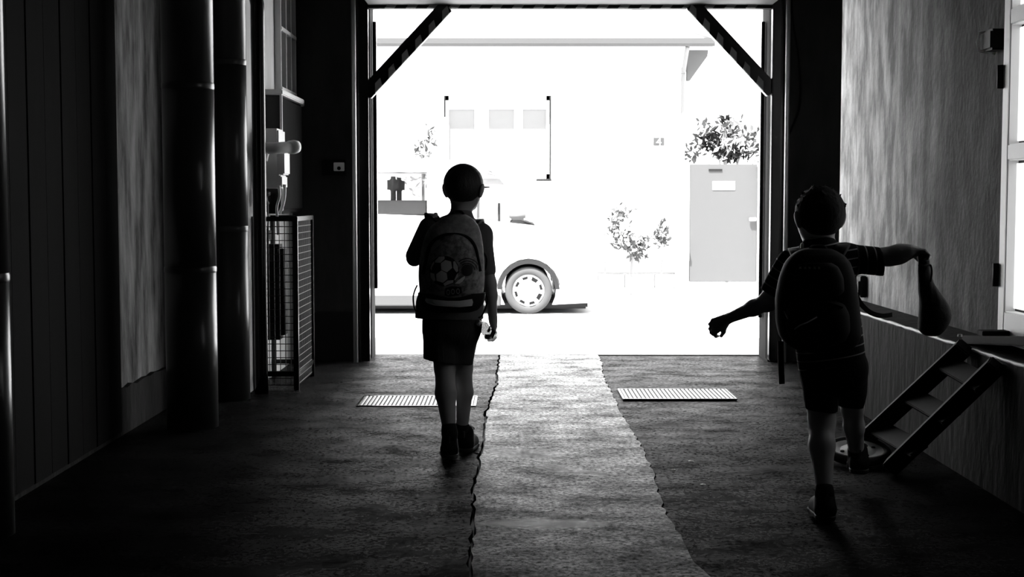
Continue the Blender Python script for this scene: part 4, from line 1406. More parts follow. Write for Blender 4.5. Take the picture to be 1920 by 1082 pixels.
def shoe(parent, heel, d, tilt=0.0, L=0.195, side=1):
    """trainer with its heel at `heel` pointing along d, toe lowered by tilt"""
    d = Vector((d[0], d[1], 0)).normalized()
    s = Vector((d.y, -d.x, 0))
    fw = d * math.cos(tilt) - Vector((0, 0, 1)) * math.sin(tilt)
    u = Vector((0, 0, 1)) * math.cos(tilt) + d * math.sin(tilt)
    heel = Vector(heel)

    def at(x, y, z):
        return heel + s * x + fw * y + u * z
    pts = [at(0, 0, 0), at(0, L, 0), at(0, 0, 0.13), at(0.06, L, 0.1), at(-0.06, 0, 0)]
    lo = [min(p[i] for p in pts) - 0.07 for i in range(3)]
    hi = [max(p[i] for p in pts) + 0.07 for i in range(3)]
    f = Field(lo, hi, 0.0045)
    f.cap(at(0, 0.032, 0.042), at(0, 0.055, 0.095), 0.038, 0.034, 0.02)
    f.cap(at(0, 0.04, 0.04), at(0.004 * side, L - 0.05, 0.032), 0.037, 0.040, 0.02)
    f.cap(at(0, 0.06, 0.075), at(0, 0.12, 0.05), 0.030, 0.026, 0.02)
    f.cut(at(0, 0, 0.016), -u)
    o = f.obj('shoe', M['shoe'], parent)
    g = Field(lo, hi, 0.0045)
    g.cap(at(0, 0.036, 0.02), at(0, 0.09, 0.02), 0.040, 0.037, 0.02)
    g.cap(at(0, 0.09, 0.02), at(0.004 * side, L - 0.045, 0.02), 0.037, 0.043, 0.02)
    g.cut(at(0, 0, 0.0), -u)
    g.cut(at(0, 0, 0.022), u)
    lab(g.obj('sole', M['sole'], o), 'dark grey rubber sole')
    b = nb()
    for i in range(4):
        y = 0.075 + 0.018 * i
        z = 0.103 - 0.014 * i
        tube(b, spline([at(-0.022, y, z - 0.008), at(0, y, z), at(0.022, y, z - 0.008)], 3), 0.003, 6)
    for q in (-1, 1):
        tube(b, spline([at(0, 0.07, 0.108), at(q * 0.02, 0.066, 0.118), at(q * 0.036, 0.075, 0.105), at(q * 0.018, 0.078, 0.103), at(0, 0.072, 0.106)], 4), 0.0022, 6)
    obj('laces', b, M['sole'], o, True)
    bb = nb()
    box(bb, (-0.004, -0.01, 0), (0.004, 0, 0.03), 0.002)
    for v in bb.verts:
        v.co = at(v.co.x, v.co.y + 0.002, v.co.z + 0.075)
    obj('heel_tab', bb, M['sole'], o)
    return o


class Loft:
    """closed bag shape from rows (py, xl, xr) of half-depth d about depth Yc"""
    def __init__(s, rows, Y, Yc, depths, e=2.6):
        s.rows = []
        for (py, xl, xr), d in zip(rows, depths):
            a = P(xl, py, Y); c = P(xr, py, Y)
            s.rows.append((a.z, (a.x + c.x) / 2, (c.x - a.x) / 2, d))
        s.rows.sort()
        s.Yc = Yc
        s.e = e

    def interp(s, z):
        r = s.rows
        zz = [q[0] for q in r]
        return tuple(float(np.interp(z, zz, [q[i] for q in r])) for i in (1, 2, 3))

    def front(s, x, z):
        c, w, d = s.interp(z)
        u = min(abs((x - c) / max(w, 1e-4)), 0.98)
        return s.Yc - d * (1 - u ** s.e) ** (1 / s.e)

    def build(s, bm, n=36, sub=4):
        rings = []
        z0, z1 = s.rows[0][0], s.rows[-1][0]
        zs = []
        for a, b in zip(s.rows, s.rows[1:]):
            for i in range(sub):
                zs.append(a[0] + (b[0] - a[0]) * i / sub)
        zs.append(z1)
        for z in zs:
            c, w, d = s.interp(z)
            ring = []
            for k in range(n):
                t = 2 * PI * k / n
                ct, st = math.cos(t), math.sin(t)
                x = c + w * math.copysign(abs(ct) ** (2 / s.e), ct)
                y = s.Yc + d * math.copysign(abs(st) ** (2 / s.e), st)
                ring.append(bm.verts.new((x, y, z)))
            rings.append(ring)
        for a, b in zip(rings, rings[1:]):
            for k in range(n):
                bm.faces.new((a[k], a[(k + 1) % n], b[(k + 1) % n], b[k]))
        bm.faces.new(rings[0][::-1])
        bm.faces.new(rings[-1])
        bmesh.ops.recalc_face_normals(bm, faces=bm.faces[:])
        for _ in range(2):
            bmesh.ops.smooth_vert(bm, verts=bm.verts[:], factor=0.5, use_axis_x=True, use_axis_y=True, use_axis_z=True)
        return bm


def patch(bm, lf, pts, off, thick=0.0):
    """flat print: polygon of (x,z) points laid on the front of a loft"""
    c = (sum(p[0] for p in pts) / len(pts), sum(p[1] for p in pts) / len(pts))
    dense = []
    for a, b in zip(pts, pts[1:] + pts[:1]):
        m = max(1, int(math.hypot(b[0] - a[0], b[1] - a[1]) / 0.008))
        for i in range(m):
            dense.append((a[0] + (b[0] - a[0]) * i / m, a[1] + (b[1] - a[1]) * i / m))
    levels = [1.0, 0.66, 0.33]
    prev = None
    for l in levels:
        ring = []
        for p in dense:
            x = c[0] + (p[0] - c[0]) * l; z = c[1] + (p[1] - c[1]) * l
            ring.append(bm.verts.new((x, lf.front(x, z) - off, z)))
        if prev:
            n = len(ring)
            for k in range(n):
                bm.faces.new((prev[k], prev[(k + 1) % n], ring[(k + 1) % n], ring[k]))
        prev = ring
    cv = bm.verts.new((c[0], lf.front(*c) - off, c[1]))
    n = len(prev)
    for k in range(n):
        bm.faces.new((prev[k], prev[(k + 1) % n], cv))
    return bm


def ribbon(bm, pts, w, th, up=(0, 1, 0)):
    """flat strap along points; width along up x direction"""
    pts = [Vector(p) for p in pts]
    rings = []
    for i, p in enumerate(pts):
        d = (pts[min(i + 1, len(pts) - 1)] - pts[max(i - 1, 0)]).normalized()
        s = d.cross(Vector(up)).normalized()
        u = s.cross(d)
        rings.append([bm.verts.new(p + s * w / 2 + u * th / 2), bm.verts.new(p - s * w / 2 + u * th / 2), bm.verts.new(p - s * w / 2 - u * th / 2), bm.verts.new(p + s * w / 2 - u * th / 2)])
    for a, b in zip(rings, rings[1:]):
        for k in range(4):
            bm.faces.new((a[k], a[(k + 1) % 4], b[(k + 1) % 4], b[k]))
    bm.faces.new(rings[0][::-1]); bm.faces.new(rings[-1])
    bmesh.ops.recalc_face_normals(bm, faces=bm.faces[:])
    return bm


# ------------------------------------------------------------------ the boy on the left
Y0 = 6.4
boy = thing('person', 'boy in dark shirt and knee-length shorts walking out beside the floor crack, bottle in hand', 'person', (P(850, 868, Y0).x, Y0, 0))
hc = P(869, 352, Y0)
lo = (P(745, 400, Y0).x, 6.05, -0.02)
hi = (P(955, 400, Y0).x, 6.75, P(870, 300, Y0).z)
f = Field(lo, hi, 0.0040)
YAW = 0.35
L = head(f, hc, YAW, W=0.084, D=0.097, H=0.096)
f.cap(P(863, 420, Y0), P(866, 380, Y0 + 0.01), 0.052, 0.048, 0.025)
f.cap(P(835, 425, Y0), P(892, 432, Y0), 0.05, 0.05, 0.04)
f.cap(P(855, 460, Y0), P(846, 600, Y0), 0.085, 0.09, 0.04, (1.4, 0.95, 1))
# left arm, bent, hand on the strap
sl, el, wl = P(806, 428, Y0), P(777, 484, Y0 - 0.01), P(800, 462, Y0 + 0.17)
chain(f, [(sl, 0.040), (el, 0.034), (el.lerp(wl, 0.3), 0.033), (wl, 0.023)], 0.02)
hand(f, wl, (wl - el).normalized() + V(0.6, 0.1, 0.4), (0.3, 0.8, 0.3), 0.85, 1, 0.8)
# right arm hanging
sr, er, wr = P(903, 440, Y0), P(918, 532, Y0 - 0.02), P(924.5, 601, Y0)
chain(f, [(sr, 0.040), (er, 0.030), (er.lerp(wr, 0.3), 0.029), (wr, 0.0195)], 0.02)
hand(f, wr, (0.10, 0.0, -1), (-1, -0.1, -0.1), 0.92, -1, 0.75)
# legs
hipL, kL, cL, aL = P(828, 610, Y0), P(834, 690, Y0), P(836, 738, Y0 - 0.06), P(843, 812, 6.29)
hipR, kR, cR, aR = P(868, 610, Y0), P(868, 688, Y0 + 0.06), P(871, 735, Y0 + 0.07), P(866, 812, 6.52)
chain(f, [(hipL, 0.075), (kL, 0.046), (cL, 0.047), (aL, 0.028)], 0.02)
chain(f, [(hipR, 0.075), (kR, 0.044), (cR, 0.039), (aR, 0.026)], 0.02)
f.cap(aL, (aL.x, aL.y + 0.08, 0.05), 0.026, 0.024, 0.02)
f.cap(aR, (aR.x, aR.y + 0.08, 0.05), 0.026, 0.024, 0.02)
f.obj('body', M['skin'], boy)
for s_ in (-1, 1):
    b = nb()
    bmesh.ops.create_icosphere(b, subdivisions=3, radius=0.012)
    for v in b.verts:
        v.co += L(s_ * 0.033, 0.097 - 0.016, 0.004)
    obj('eye', b, M['eye'], boy, True)
# hair
f = Field(hc - V(0.14, 0.15, 0.12), hc + V(0.14, 0.15, 0.14), 0.005)
f.ell(L(0, -0.002, 0.016), (0.0905, 0.104, 0.096), 0.02, (0, 0, -YAW))
f.cut(L(0, 0.05, 0.03), Vector((math.sin(YAW) * 0.8, math.cos(YAW) * 0.8, -0.6)))
f.cut(L(0, 0, -0.052), (0, 0.25, -1))
f.obj('hair', M['hair'], boy)
# glasses
b = nb()
for s_ in (-1, 1):
    ring = [L(s_ * 0.036 + 0.024 * math.cos(a), 0.112 - 0.010 * abs(math.cos(a)), 0.002 + 0.019 * math.sin(a)) for a in [2 * PI * i / 20 for i in range(21)]]
    tube(b, ring, 0.0028, 6)
    tube(b, [L(s_ * 0.060, 0.106, 0.004), L(s_ * 0.090, 0.092, 0.003), L(s_ * 0.093, 0.04, 0.002), L(s_ * 0.089, -0.002, 0.0)], 0.0034, 6)
tube(b, [L(-0.013, 0.115, 0.005), L(0, 0.118, 0.007), L(0.013, 0.115, 0.005)], 0.0025, 6)
lab(obj('glasses', b, M['black'], boy, True), 'dark spectacles')
# shirt
f = Field((lo[0], 6.1, P(850, 620, Y0).z), (hi[0], 6.65, P(870, 380, Y0).z), 0.0055)
f.cap(P(856, 452, Y0), P(842, 600, Y0), 0.098, 0.105, 0.03, (1.42, 1.0, 1))
f.cap(P(815, 430, Y0), P(900, 440, Y0), 0.055, 0.055, 0.04)
f.cap(P(862, 424, Y0), P(865, 408, Y0), 0.066, 0.056, 0.03)
f.cap(sl, sl.lerp(el, 0.92), 0.053, 0.046, 0.02)
f.cap(sr, sr.lerp(er, 0.72), 0.047, 0.040, 0.02)
f.cap(P(842, 570, Y0), P(842, 600, Y0), 0.108, 0.110, 0.02, (1.40, 1.0, 1))
f.cut(P(842, 597, Y0), (-0.02, 0, -1))
f.obj('shirt', M['tee_dark'], boy)
# shorts
f = Field((lo[0], 6.1, P(850, 700, Y0).z), (hi[0], 6.75, P(870, 560, Y0).z), 0.0055)
f.cap(P(848, 580, Y0), P(848, 615, Y0), 0.100, 0.104, 0.03, (1.30, 1.0, 1))
f.cap(P(828, 605, Y0), P(828, 700, Y0 - 0.005), 0.085, 0.085, 0.02)
f.cap(P(866, 605, Y0 + 0.02), P(857, 695, Y0 + 0.04), 0.088, 0.066, 0.02)
f.cut(P(828, 677, Y0), (-0.16, 0, -1))
f.obj('shorts', M['shorts'], boy)
for (a, kk, nm) in ((aL, cL, 0), (aR, cR, 1)):
    f = Field(a - V(0.09, 0.12, 0.16), a + V(0.09, 0.16, 0.12), 0.005)
    f.cap(a.lerp(kk, 0.16), a, 0.034, 0.033, 0.01)
    f.cap(a, (a.x, a.y + 0.03, 0.06), 0.033, 0.034, 0.02)
    f.obj('sock', M['sock'], boy)
shoe(boy, (aL.x + 0.002, aL.y - 0.045, 0.014), (-0.05, 1), 0.07, side=-1)
shoe(boy, (aR.x + 0.012, aR.y - 0.045, 0.001), (0.16, 1), 0.0, side=1)
la = P(884, 849, 6.5); lb = P(897, 857, 6.45)
lab(obj('loose_lace', tube(nb(), spline([la + V(-0.01, 0.03, 0.01), la, (lb.x, lb.y, 0.004)], 5), 0.0028, 6), M['shoe'], boy, True), 'loose dark lace end')

# his school bag
YB_ = 6.2
rows = [(402, 846, 873), (406, 838, 881), (412, 824, 889), (424, 807, 898), (440, 797, 903), (467, 789, 907), (503, 784, 909), (526, 784, 909), (547, 786, 907), (566, 791, 903), (578, 799, 894), (582, 812, 882)]
dep = [0.03, 0.045, 0.06, 0.075, 0.084, 0.09, 0.094, 0.096, 0.096, 0.092, 0.075, 0.05]
bag = thing('backpack', 'grey school backpack with a printed football and a pale reflective strip on the back', 'backpack', (P(848, 580, YB_).x, YB_, P(848, 582, YB_).z))
lf = Loft(rows, YB_, 6.208, dep)
obj('main_compartment', lf.build(nb()), M['pack_grey'], bag, True)
rows2 = [(439, 845, 863), (443, 828, 875), (451, 815, 884), (468, 804, 892), (494, 798, 898), (520, 794, 900), (540, 797, 897), (552, 808, 887), (559, 828, 869)]
lp = Loft(rows2, 6.12, 6.15, [0.045, 0.055, 0.062, 0.068, 0.072, 0.074, 0.07, 0.06, 0.045])
obj('front_pocket', lp.build(nb()), M['pack_panel'], bag, True)
pip = [(792, 514), (798, 494), (803, 468), (813, 452), (826, 444), (841, 440), (865, 441), (881, 449), (891, 464), (896, 486), (900, 509)]
b = nb()
pp = []
for (x, y) in pip:
    q = P(x, y, 6.12)
    pp.append(V(q.x, lf.front(q.x, q.z) - 0.012, q.z))
tube(b, spline(pp, 4), 0.008, 8)
lab(obj('pocket_piping', b, M['pack_dark'], bag, True), 'black piping around the pocket')
b = nb()
bot = [(786, 540), (791, 553), (800, 563), (820, 569), (848, 571), (875, 568), (893, 561), (903, 550), (907, 538)]
low = Loft([(548, 783, 911), (556, 783, 911), (570, 787, 907), (581, 796, 897), (585, 812, 884)], YB_, 6.205, [0.098, 0.104, 0.104, 0.09, 0.06])
lab(obj('base_panel', low.build(nb()), M['pack_dark'], bag, True), 'black bottom of the pack')
pts = [P(x, y, 6.1) for (x, y) in ((798, 559), (815, 562), (840, 564), (862, 564), (885, 561), (887, 567), (885, 574), (862, 576), (840, 575), (815, 573), (800, 569), (796, 564))]
lab(obj('reflective_strip', patch(nb(), low, [(q.x, q.z) for q in pts], 0.006), M['reflector'], bag), 'pale reflective strip')


def z6(x, y):
    q = P(770 + x / 6.76, 430 + y / 6.76, 6.08)
    return (q.x, q.z)


ballc, ballr = (424, 528), 192
b = patch(nb(), lp, [z6(ballc[0] + ballr * math.cos(a), ballc[1] + ballr * math.sin(a)) for a in [2 * PI * i / 28 for i in range(28)]], 0.0015)
ball = lab(obj('football_print', b, M['print_dark'], bag), 'printed football')
for poly in ([(383, 430), (440, 388), (513, 408), (526, 490), (460, 545), (388, 512)], [(322, 568), (390, 520), (458, 555), (468, 630), (410, 678), (327, 652)],
             [(308, 400), (360, 347), (428, 342), (432, 375), (378, 424), (308, 424)], [(540, 408), (562, 402), (600, 470), (604, 530), (582, 545), (541, 490)],
             [(584, 572), (605, 548), (603, 600), (562, 652), (553, 640)], [(246, 495), (266, 440), (298, 402), (298, 432), (268, 488), (262, 530)],
             [(243, 548), (300, 562), (315, 648), (290, 664), (252, 612)], [(412, 690), (470, 648), (545, 643), (540, 675), (432, 718)]):
    obj('panel', patch(nb(), lp, [z6(*q) for q in poly], 0.003), M['print_light'], ball)
lab(obj('crescent_print', patch(nb(), lp, [z6(*q) for q in ((560, 690), (600, 650), (650, 612), (690, 590), (688, 620), (660, 660), (615, 690))], 0.003), M['reflector'], bag), 'white crescent print')
g = obj('dark_ball_print', patch(nb(), lp, [z6(715 + 70 * math.cos(a), 520 + 75 * math.sin(a)) for a in [2 * PI * i / 20 for i in range(20)]], 0.0015), M['print_dark'], bag)
for (rx, n_) in ((105, 0), (135, 1), (165, 2)):
    ao = [(-2.3 + 2.2 * i / 14) for i in range(15)]
    o_ = [z6(715 + rx * math.cos(a), 530 + rx * math.sin(a)) for a in ao]
    i_ = [z6(715 + (rx - 13) * math.cos(a), 530 + (rx - 13) * math.sin(a)) for a in ao]
    b = nb()
    v0 = [b.verts.new((x, lp.front(x, z) - 0.002, z)) for (x, z) in o_]
    v1 = [b.verts.new((x, lp.front(x, z) - 0.002, z)) for (x, z) in i_]
    for k in range(14):
        b.faces.new((v0[k], v0[k + 1], v1[k + 1], v1[k]))
    obj('arc_print', b, M['print_dark'], bag)
for poly in ([(205, 790), (300, 800), (425, 780), (432, 845), (330, 862), (250, 850)], [(665, 800), (720, 765), (800, 770), (850, 740), (800, 810), (720, 825)], [(250, 200), (330, 140), (390, 170), (340, 220), (250, 300)], [(770, 640), (800, 600), (850, 580), (845, 640)]):
    lab(obj('pale_print', patch(nb(), lp, [z6(*q) for q in poly], 0.002), M['print_mid'], bag), 'paler printed patch')
wm = obj('word_mark', patch(nb(), lp, [z6(*q) for q in ((440, 745), (520, 722), (640, 730), (650, 800), (600, 840), (500, 855), (430, 840))], 0.003), M['print_dark'], bag)
lab(wm, 'dark lettered patch')
for (cx_, cy_, hw_) in ((475, 800, 22), (535, 790, 24), (600, 785, 24)):
    b = nb()
    ao = [2 * PI * i / 16 for i in range(16)]
    v0 = []; v1 = []
    for a in ao:
        for (lst, q) in ((v0, 1.0), (v1, 0.62)):
            x, z = z6(cx_ + hw_ * q * math.cos(a), cy_ + 38 * q * math.sin(a))
            lst.append(b.verts.new((x, lp.front(x, z) - 0.0045, z)))
    for k in range(16):
        b.faces.new((v0[k], v0[(k + 1) % 16], v1[(k + 1) % 16], v1[k]))
    obj('letter', b, M['print_mid'], wm)
# straps over the shoulders with pale buckles, side straps, grab handle
for (pl, bx, sx) in (([P(826, 424, 6.27), P(815, 408, 6.30), P(806, 402, 6.38), P(806, 415, 6.49), P(800, 470, 6.53)], (817, 403), -1), ([P(884, 430, 6.27), P(890, 417, 6.30), P(897, 414, 6.38), P(900, 428, 6.49), P(902, 480, 6.53)], (888, 416), 1)):
    lab(obj('shoulder_strap', ribbon(nb(), spline(pl, 6), 0.05, 0.012, (0, 0.3, 1)), M['pack_dark'], bag, True), 'black shoulder strap')
    q = P(bx[0], bx[1], 6.25)
    lab(obj('buckle', box(nb(), q - V(0.010, 0.004, 0.011), q + V(0.010, 0.004, 0.011), 0.003), M['reflector'], bag), 'pale strap buckle')
obj('grab_handle', tube(nb(), spline([P(848, 410, 6.22), P(852, 398, 6.25), P(866, 398, 6.25), P(872, 411, 6.22)], 5), 0.006, 8), M['pack_dark'], bag, True)
obj('side_strap', tube(nb(), spline([P(782, 535, 6.24), P(775, 555, 6.26), P(778, 580, 6.28), P(790, 585, 6.28)], 5), 0.004, 6), M['pack_dark'], bag, True)
obj('side_strap', tube(nb(), spline([P(905, 540, 6.24), P(914, 562, 6.26), P(905, 590, 6.28), P(897, 596, 6.28)], 5), 0.004, 6), M['pack_dark'], bag, True)
obj('side_strap', tube(nb(), spline([P(905, 470, 6.24), P(912, 485, 6.3), P(910, 505, 6.3), P(904, 512, 6.24)], 5), 0.005, 6), M['pack_dark'], bag, True)

# crushed bottle in his right hand
ba, bb_ = P(927, 635, Y0 - 0.02), P(899, 607, Y0 - 0.06)
ax = (bb_ - ba).normalized()
t = thing('bottle', 'crumpled clear plastic bottle in the walking boy’s right hand', 'bottle', ba)
t['label'] = 'crumpled clear plastic bottle in the hand of the walking boy'
rb = random.Random(3)
u1 = ax.cross(V(0, 1, 0)).normalized(); u2 = ax.cross(u1)
b = nb()
rings = []
Lb = (bb_ - ba).length
prof = [(0.0, 0.014), (0.03, 0.024), (0.15, 0.030), (0.22, 0.026), (0.32, 0.031), (0.40, 0.025), (0.52, 0.031), (0.6, 0.026), (0.72, 0.031), (0.84, 0.030), (0.93, 0.024), (1.0, 0.012)]
for (h, rr_) in prof:
    rings.append([b.verts.new(ba + ax * Lb * h + (u1 * math.cos(2 * PI * k / 14) + u2 * math.sin(2 * PI * k / 14)) * rr_ * rb.uniform(0.78, 1.1)) for k in range(14)])
for r0_, r1_ in zip(rings, rings[1:]):
    for k in range(14):
        b.faces.new((r0_[k], r0_[(k + 1) % 14], r1_[(k + 1) % 14], r1_[k]))
b.faces.new(rings[0][::-1]); b.faces.new(rings[-1])
bmesh.ops.recalc_face_normals(b, faces=b.faces[:])
obj('bottle_body', b, M['plastic'], t)
q = bb_ + ax * 0.004
lab(obj('cap', tube(nb(), [bb_ - ax * 0.004, bb_ + ax * 0.012], 0.013, 14), M['reflector'], t), 'pale screw cap')

# ------------------------------------------------------------------ the boy on the right
Y1 = 5.25
boy2 = thing('person', 'boy in striped shirt running with outstretched arms, holding up a dark bag', 'person', (P(1555, 980, Y1).x, Y1, 0))
hc = P(1537, 405, Y1)
lo = (P(1322, 400, 5.45).x, 4.95, -0.02)
hi = (P(1765, 400, Y1).x, 5.75, P(1535, 335, Y1).z)
f = Field(lo, hi, 0.0042)
YAW2 = -0.25
L = head(f, hc, YAW2, W=0.086, D=0.098, H=0.097)
f.cap(P(1536, 475, Y1), P(1536, 435, Y1 + 0.01), 0.056, 0.052, 0.025)
f.cap(P(1490, 486, Y1), P(1582, 478, Y1), 0.045, 0.045, 0.04)
f.cap(P(1538, 520, Y1), P(1558, 680, Y1), 0.085, 0.085, 0.04, (1.35, 0.95, 1))
sl, el, wl = P(1480, 494, Y1), P(1440, 566, Y1 + 0.03), P(1364, 598, Y1 + 0.17)
chain(f, [(sl, 0.040), (el, 0.034), (el.lerp(wl, 0.35), 0.029), (wl, 0.0195)], 0.02)
hand(f, wl, (-0.85, 0.15, -0.5), (0.2, 0.8, -0.6), 1.0, -1, 0.85)
sr, er, wr = P(1588, 484, Y1), P(1668, 481, Y1 - 0.02), P(1704, 472, Y1 - 0.05)
chain(f, [(sr, 0.042), (er, 0.033), (er.lerp(wr, 0.5), 0.035), (wr, 0.029)], 0.02)
hand(f, wr + V(0.0, 0, 0.004), (0.95, 0.05, -0.10), (-0.15, -0.2, -1), 0.98, -1, 0.95)
hipL, kL, cL, aL = P(1537, 690, Y1), P(1541, 790, Y1), P(1541, 835, Y1 - 0.05), P(1546, 925, 5.12)
hipR, kR, cR, aR = P(1590, 690, Y1), P(1598, 765, Y1 + 0.27), P(1601, 800, Y1 + 0.33), P(1606, 848, Y1 + 0.40)
chain(f, [(hipL, 0.072), (kL, 0.049), (cL, 0.047), (aL, 0.028)], 0.02)
chain(f, [(hipR, 0.072), (kR, 0.043), (cR, 0.040), (aR, 0.030)], 0.02)
f.cap(aL, (aL.x, aL.y + 0.06, 0.05), 0.027, 0.024, 0.02)
f.cap(aR, aR + V(0.01, 0.06, -0.05), 0.027, 0.024, 0.02)
f.obj('body', M['skin'], boy2)
for s_ in (-1, 1):
    b = nb()
    bmesh.ops.create_icosphere(b, subdivisions=3, radius=0.012)
    for v in b.verts:
        v.co += L(s_ * 0.033, 0.098 - 0.016, 0.004)
    obj('eye', b, M['eye'], boy2, True)
f = Field(hc - V(0.14, 0.15, 0.12), hc + V(0.14, 0.15, 0.15), 0.0045)
f.ell(L(0, -0.002, 0.014), (0.0915, 0.106, 0.099), 0.02, (0, 0, -YAW2))
rr = random.Random(9)
for i in range(70):
    a = rr.uniform(0, 2 * PI); e = rr.uniform(0.15, 1.4)
    n = V(math.cos(a) * math.cos(e), math.sin(a) * math.cos(e), math.sin(e))
    p = L(n.x * 0.085, n.y * 0.098, 0.014 + n.z * 0.092)
    tip = p + (n + V(rr.uniform(-.5, .5), rr.uniform(-.5, .5), rr.uniform(0, .5))).normalized() * rr.uniform(0.008, 0.018)
    f.cap(p, tip, 0.007, 0.0025, 0.006)
f.cap(P(1530, 362, Y1), P(1537, 349, Y1), 0.012, 0.004, 0.01)
f.cut(L(0, 0.05, 0.03), Vector((math.sin(YAW2) * 0.8, math.cos(YAW2) * 0.8, -0.6)))
f.cut(L(0, 0, -0.060), (0, 0.25, -1))
f.obj('hair', M['hair_black'], boy2)
# striped shirt
f = Field((P(1405, 500, Y1).x, 4.95, P(1550, 720, Y1).z), (P(1672, 500, Y1).x, 5.6, P(1550, 430, Y1).z), 0.005)
f.cap(P(1538, 510, Y1), P(1562, 700, Y1), 0.094, 0.092, 0.03, (1.40, 1.05, 1))
f.cap(P(1492, 490, Y1), P(1584, 482, Y1), 0.047, 0.052, 0.04)
f.cap(P(1536, 478, Y1), P(1536, 464, Y1), 0.068, 0.064, 0.03)
se = sr.lerp(er, 0.95)
f.cap(sr, P(1665, 492, Y1 - 0.02), 0.054, 0.054, 0.02)
f.cap(sl, sl.lerp(el, 0.95), 0.051, 0.050, 0.02)
f.cut(P(1650, 492, Y1), (1, 0, 0.12))
f.cut(P(1562, 682, Y1), (0.23, 0, -0.97))
dl = (el - sl).normalized()
cut_p = sl.lerp(el, 0.80)
X = f.ax[0][:, None, None]; Y_ = f.ax[1][None, :, None]; Z = f.ax[2][None, None, :]
msk = (X < P(1478, 500, Y1).x) & (Z > P(1440, 600, Y1).z)
dd_ = (X - cut_p.x) * dl.x + (Y_ - cut_p.y) * dl.y + (Z - cut_p.z) * dl.z
f.a = np.where(msk, np.maximum(f.a, dd_), f.a).astype(np.float32)
xs_r = P(1602, 500, Y1).x
xs_l = P(1472, 500, Y1).x
zs_a = P(1600, 528, Y1).z


def stripe_attr(v):
    z = v[:, 2] + 0.13 * (v[:, 0] - 1.2) * -1.0 + 0.0
    r = np.where((v[:, 0] > xs_r) & (v[:, 2] > zs_a), v[:, 0] + 0.06 * v[:, 2], v[:, 2] - 0.16 * (v[:, 0] - 1.2))
    al = (v[:, 0] - sl.x) * dl.x + (v[:, 1] - sl.y) * dl.y + (v[:, 2] - sl.z) * dl.z
    r = np.where((v[:, 0] < xs_l) & (v[:, 2] > sl.z - 0.18), al, r)
    return r + 3.0


f.obj('shirt', M['tee_stripe'], boy2, stripe_attr)
f = Field((P(1480, 500, Y1).x, 4.95, P(1550, 800, Y1).z), (P(1645, 500, Y1).x, 5.75, P(1550, 630, Y1).z), 0.0055)
f.cap(P(1560, 650, Y1), P(1562, 695, Y1), 0.088, 0.092, 0.03, (1.32, 1.05, 1))
f.cap(P(1538, 690, Y1), P(1541, 790, Y1), 0.078, 0.056, 0.02)
f.cap(P(1588, 690, Y1), kR, 0.079, 0.056, 0.02)
f.cut(P(1541, 770, Y1), (-0.1, 0, -1))
f.obj('shorts', M['shorts_black'], boy2)
for (a, kk) in ((aL, cL), (aR, cR)):
    f = Field(a - V(0.09, 0.12, 0.16), a + V(0.09, 0.16, 0.12), 0.005)
    f.cap(a.lerp(kk, 0.10), a, 0.032, 0.031, 0.01)
    f.cap(a, a + V(0, 0.02, -0.06), 0.031, 0.034, 0.02)
    f.obj('sock', M['sock'], boy2)
shoe(boy2, (aL.x, aL.y - 0.05, 0.002), (0.03, 1), 0.0, side=-1)
zf = P(1606, 888, Y1 + 0.38).z
shoe(boy2, (aR.x + 0.002, aR.y - 0.05, zf), (0.15, 1), -0.03, side=1)

# his black backpack
YB2 = 5.06
rows = [(466, 1506, 1556), (470, 1494, 1566), (478, 1482, 1580), (492, 1470, 1592), (520, 1459, 1601), (560, 1452, 1607), (600, 1453, 1611), (628, 1459, 1612), (643, 1470, 1606), (654, 1488, 1592), (660, 1510, 1572)]
rows = [(y, 1536 + (a - 1536) * 1.0, 1536 + (c - 1536) * 1.0) for (y, a, c) in rows]
dep = [0.03, 0.045, 0.062, 0.075, 0.085, 0.092, 0.096, 0.096, 0.085, 0.065, 0.04]
bag2 = thing('backpack', 'black backpack with trailing straps on the back of the running boy', 'backpack', (P(1530, 660, YB2).x, YB2, P(1530, 660, YB2).z))
lf2 = Loft(rows, YB2, 5.045, dep)
obj('main_compartment', lf2.build(nb()), M['pack_black'], bag2, True)
lp2 = Loft([(562, 1490, 1572), (570, 1478, 1586), (590, 1472, 1594), (620, 1473, 1595), (638, 1482, 1588), (648, 1500, 1570)], 4.98, 4.99, [0.04, 0.055, 0.065, 0.07, 0.06, 0.04])
obj('front_pocket', lp2.build(nb()), M['pack_black'], bag2, True)
lp3 = Loft([(492, 1506, 1558), (500, 1494, 1572), (520, 1487, 1582), (545, 1486, 1584), (556, 1494, 1576)], 4.98, 4.985, [0.035, 0.045, 0.05, 0.05, 0.035])
obj('upper_pocket', lp3.build(nb()), M['pack_black'], bag2, True)


def on2(lft, x, y, off):
    q = P(x, y, 4.93)
    return V(q.x, lft.front(q.x, q.z) - off, q.z)


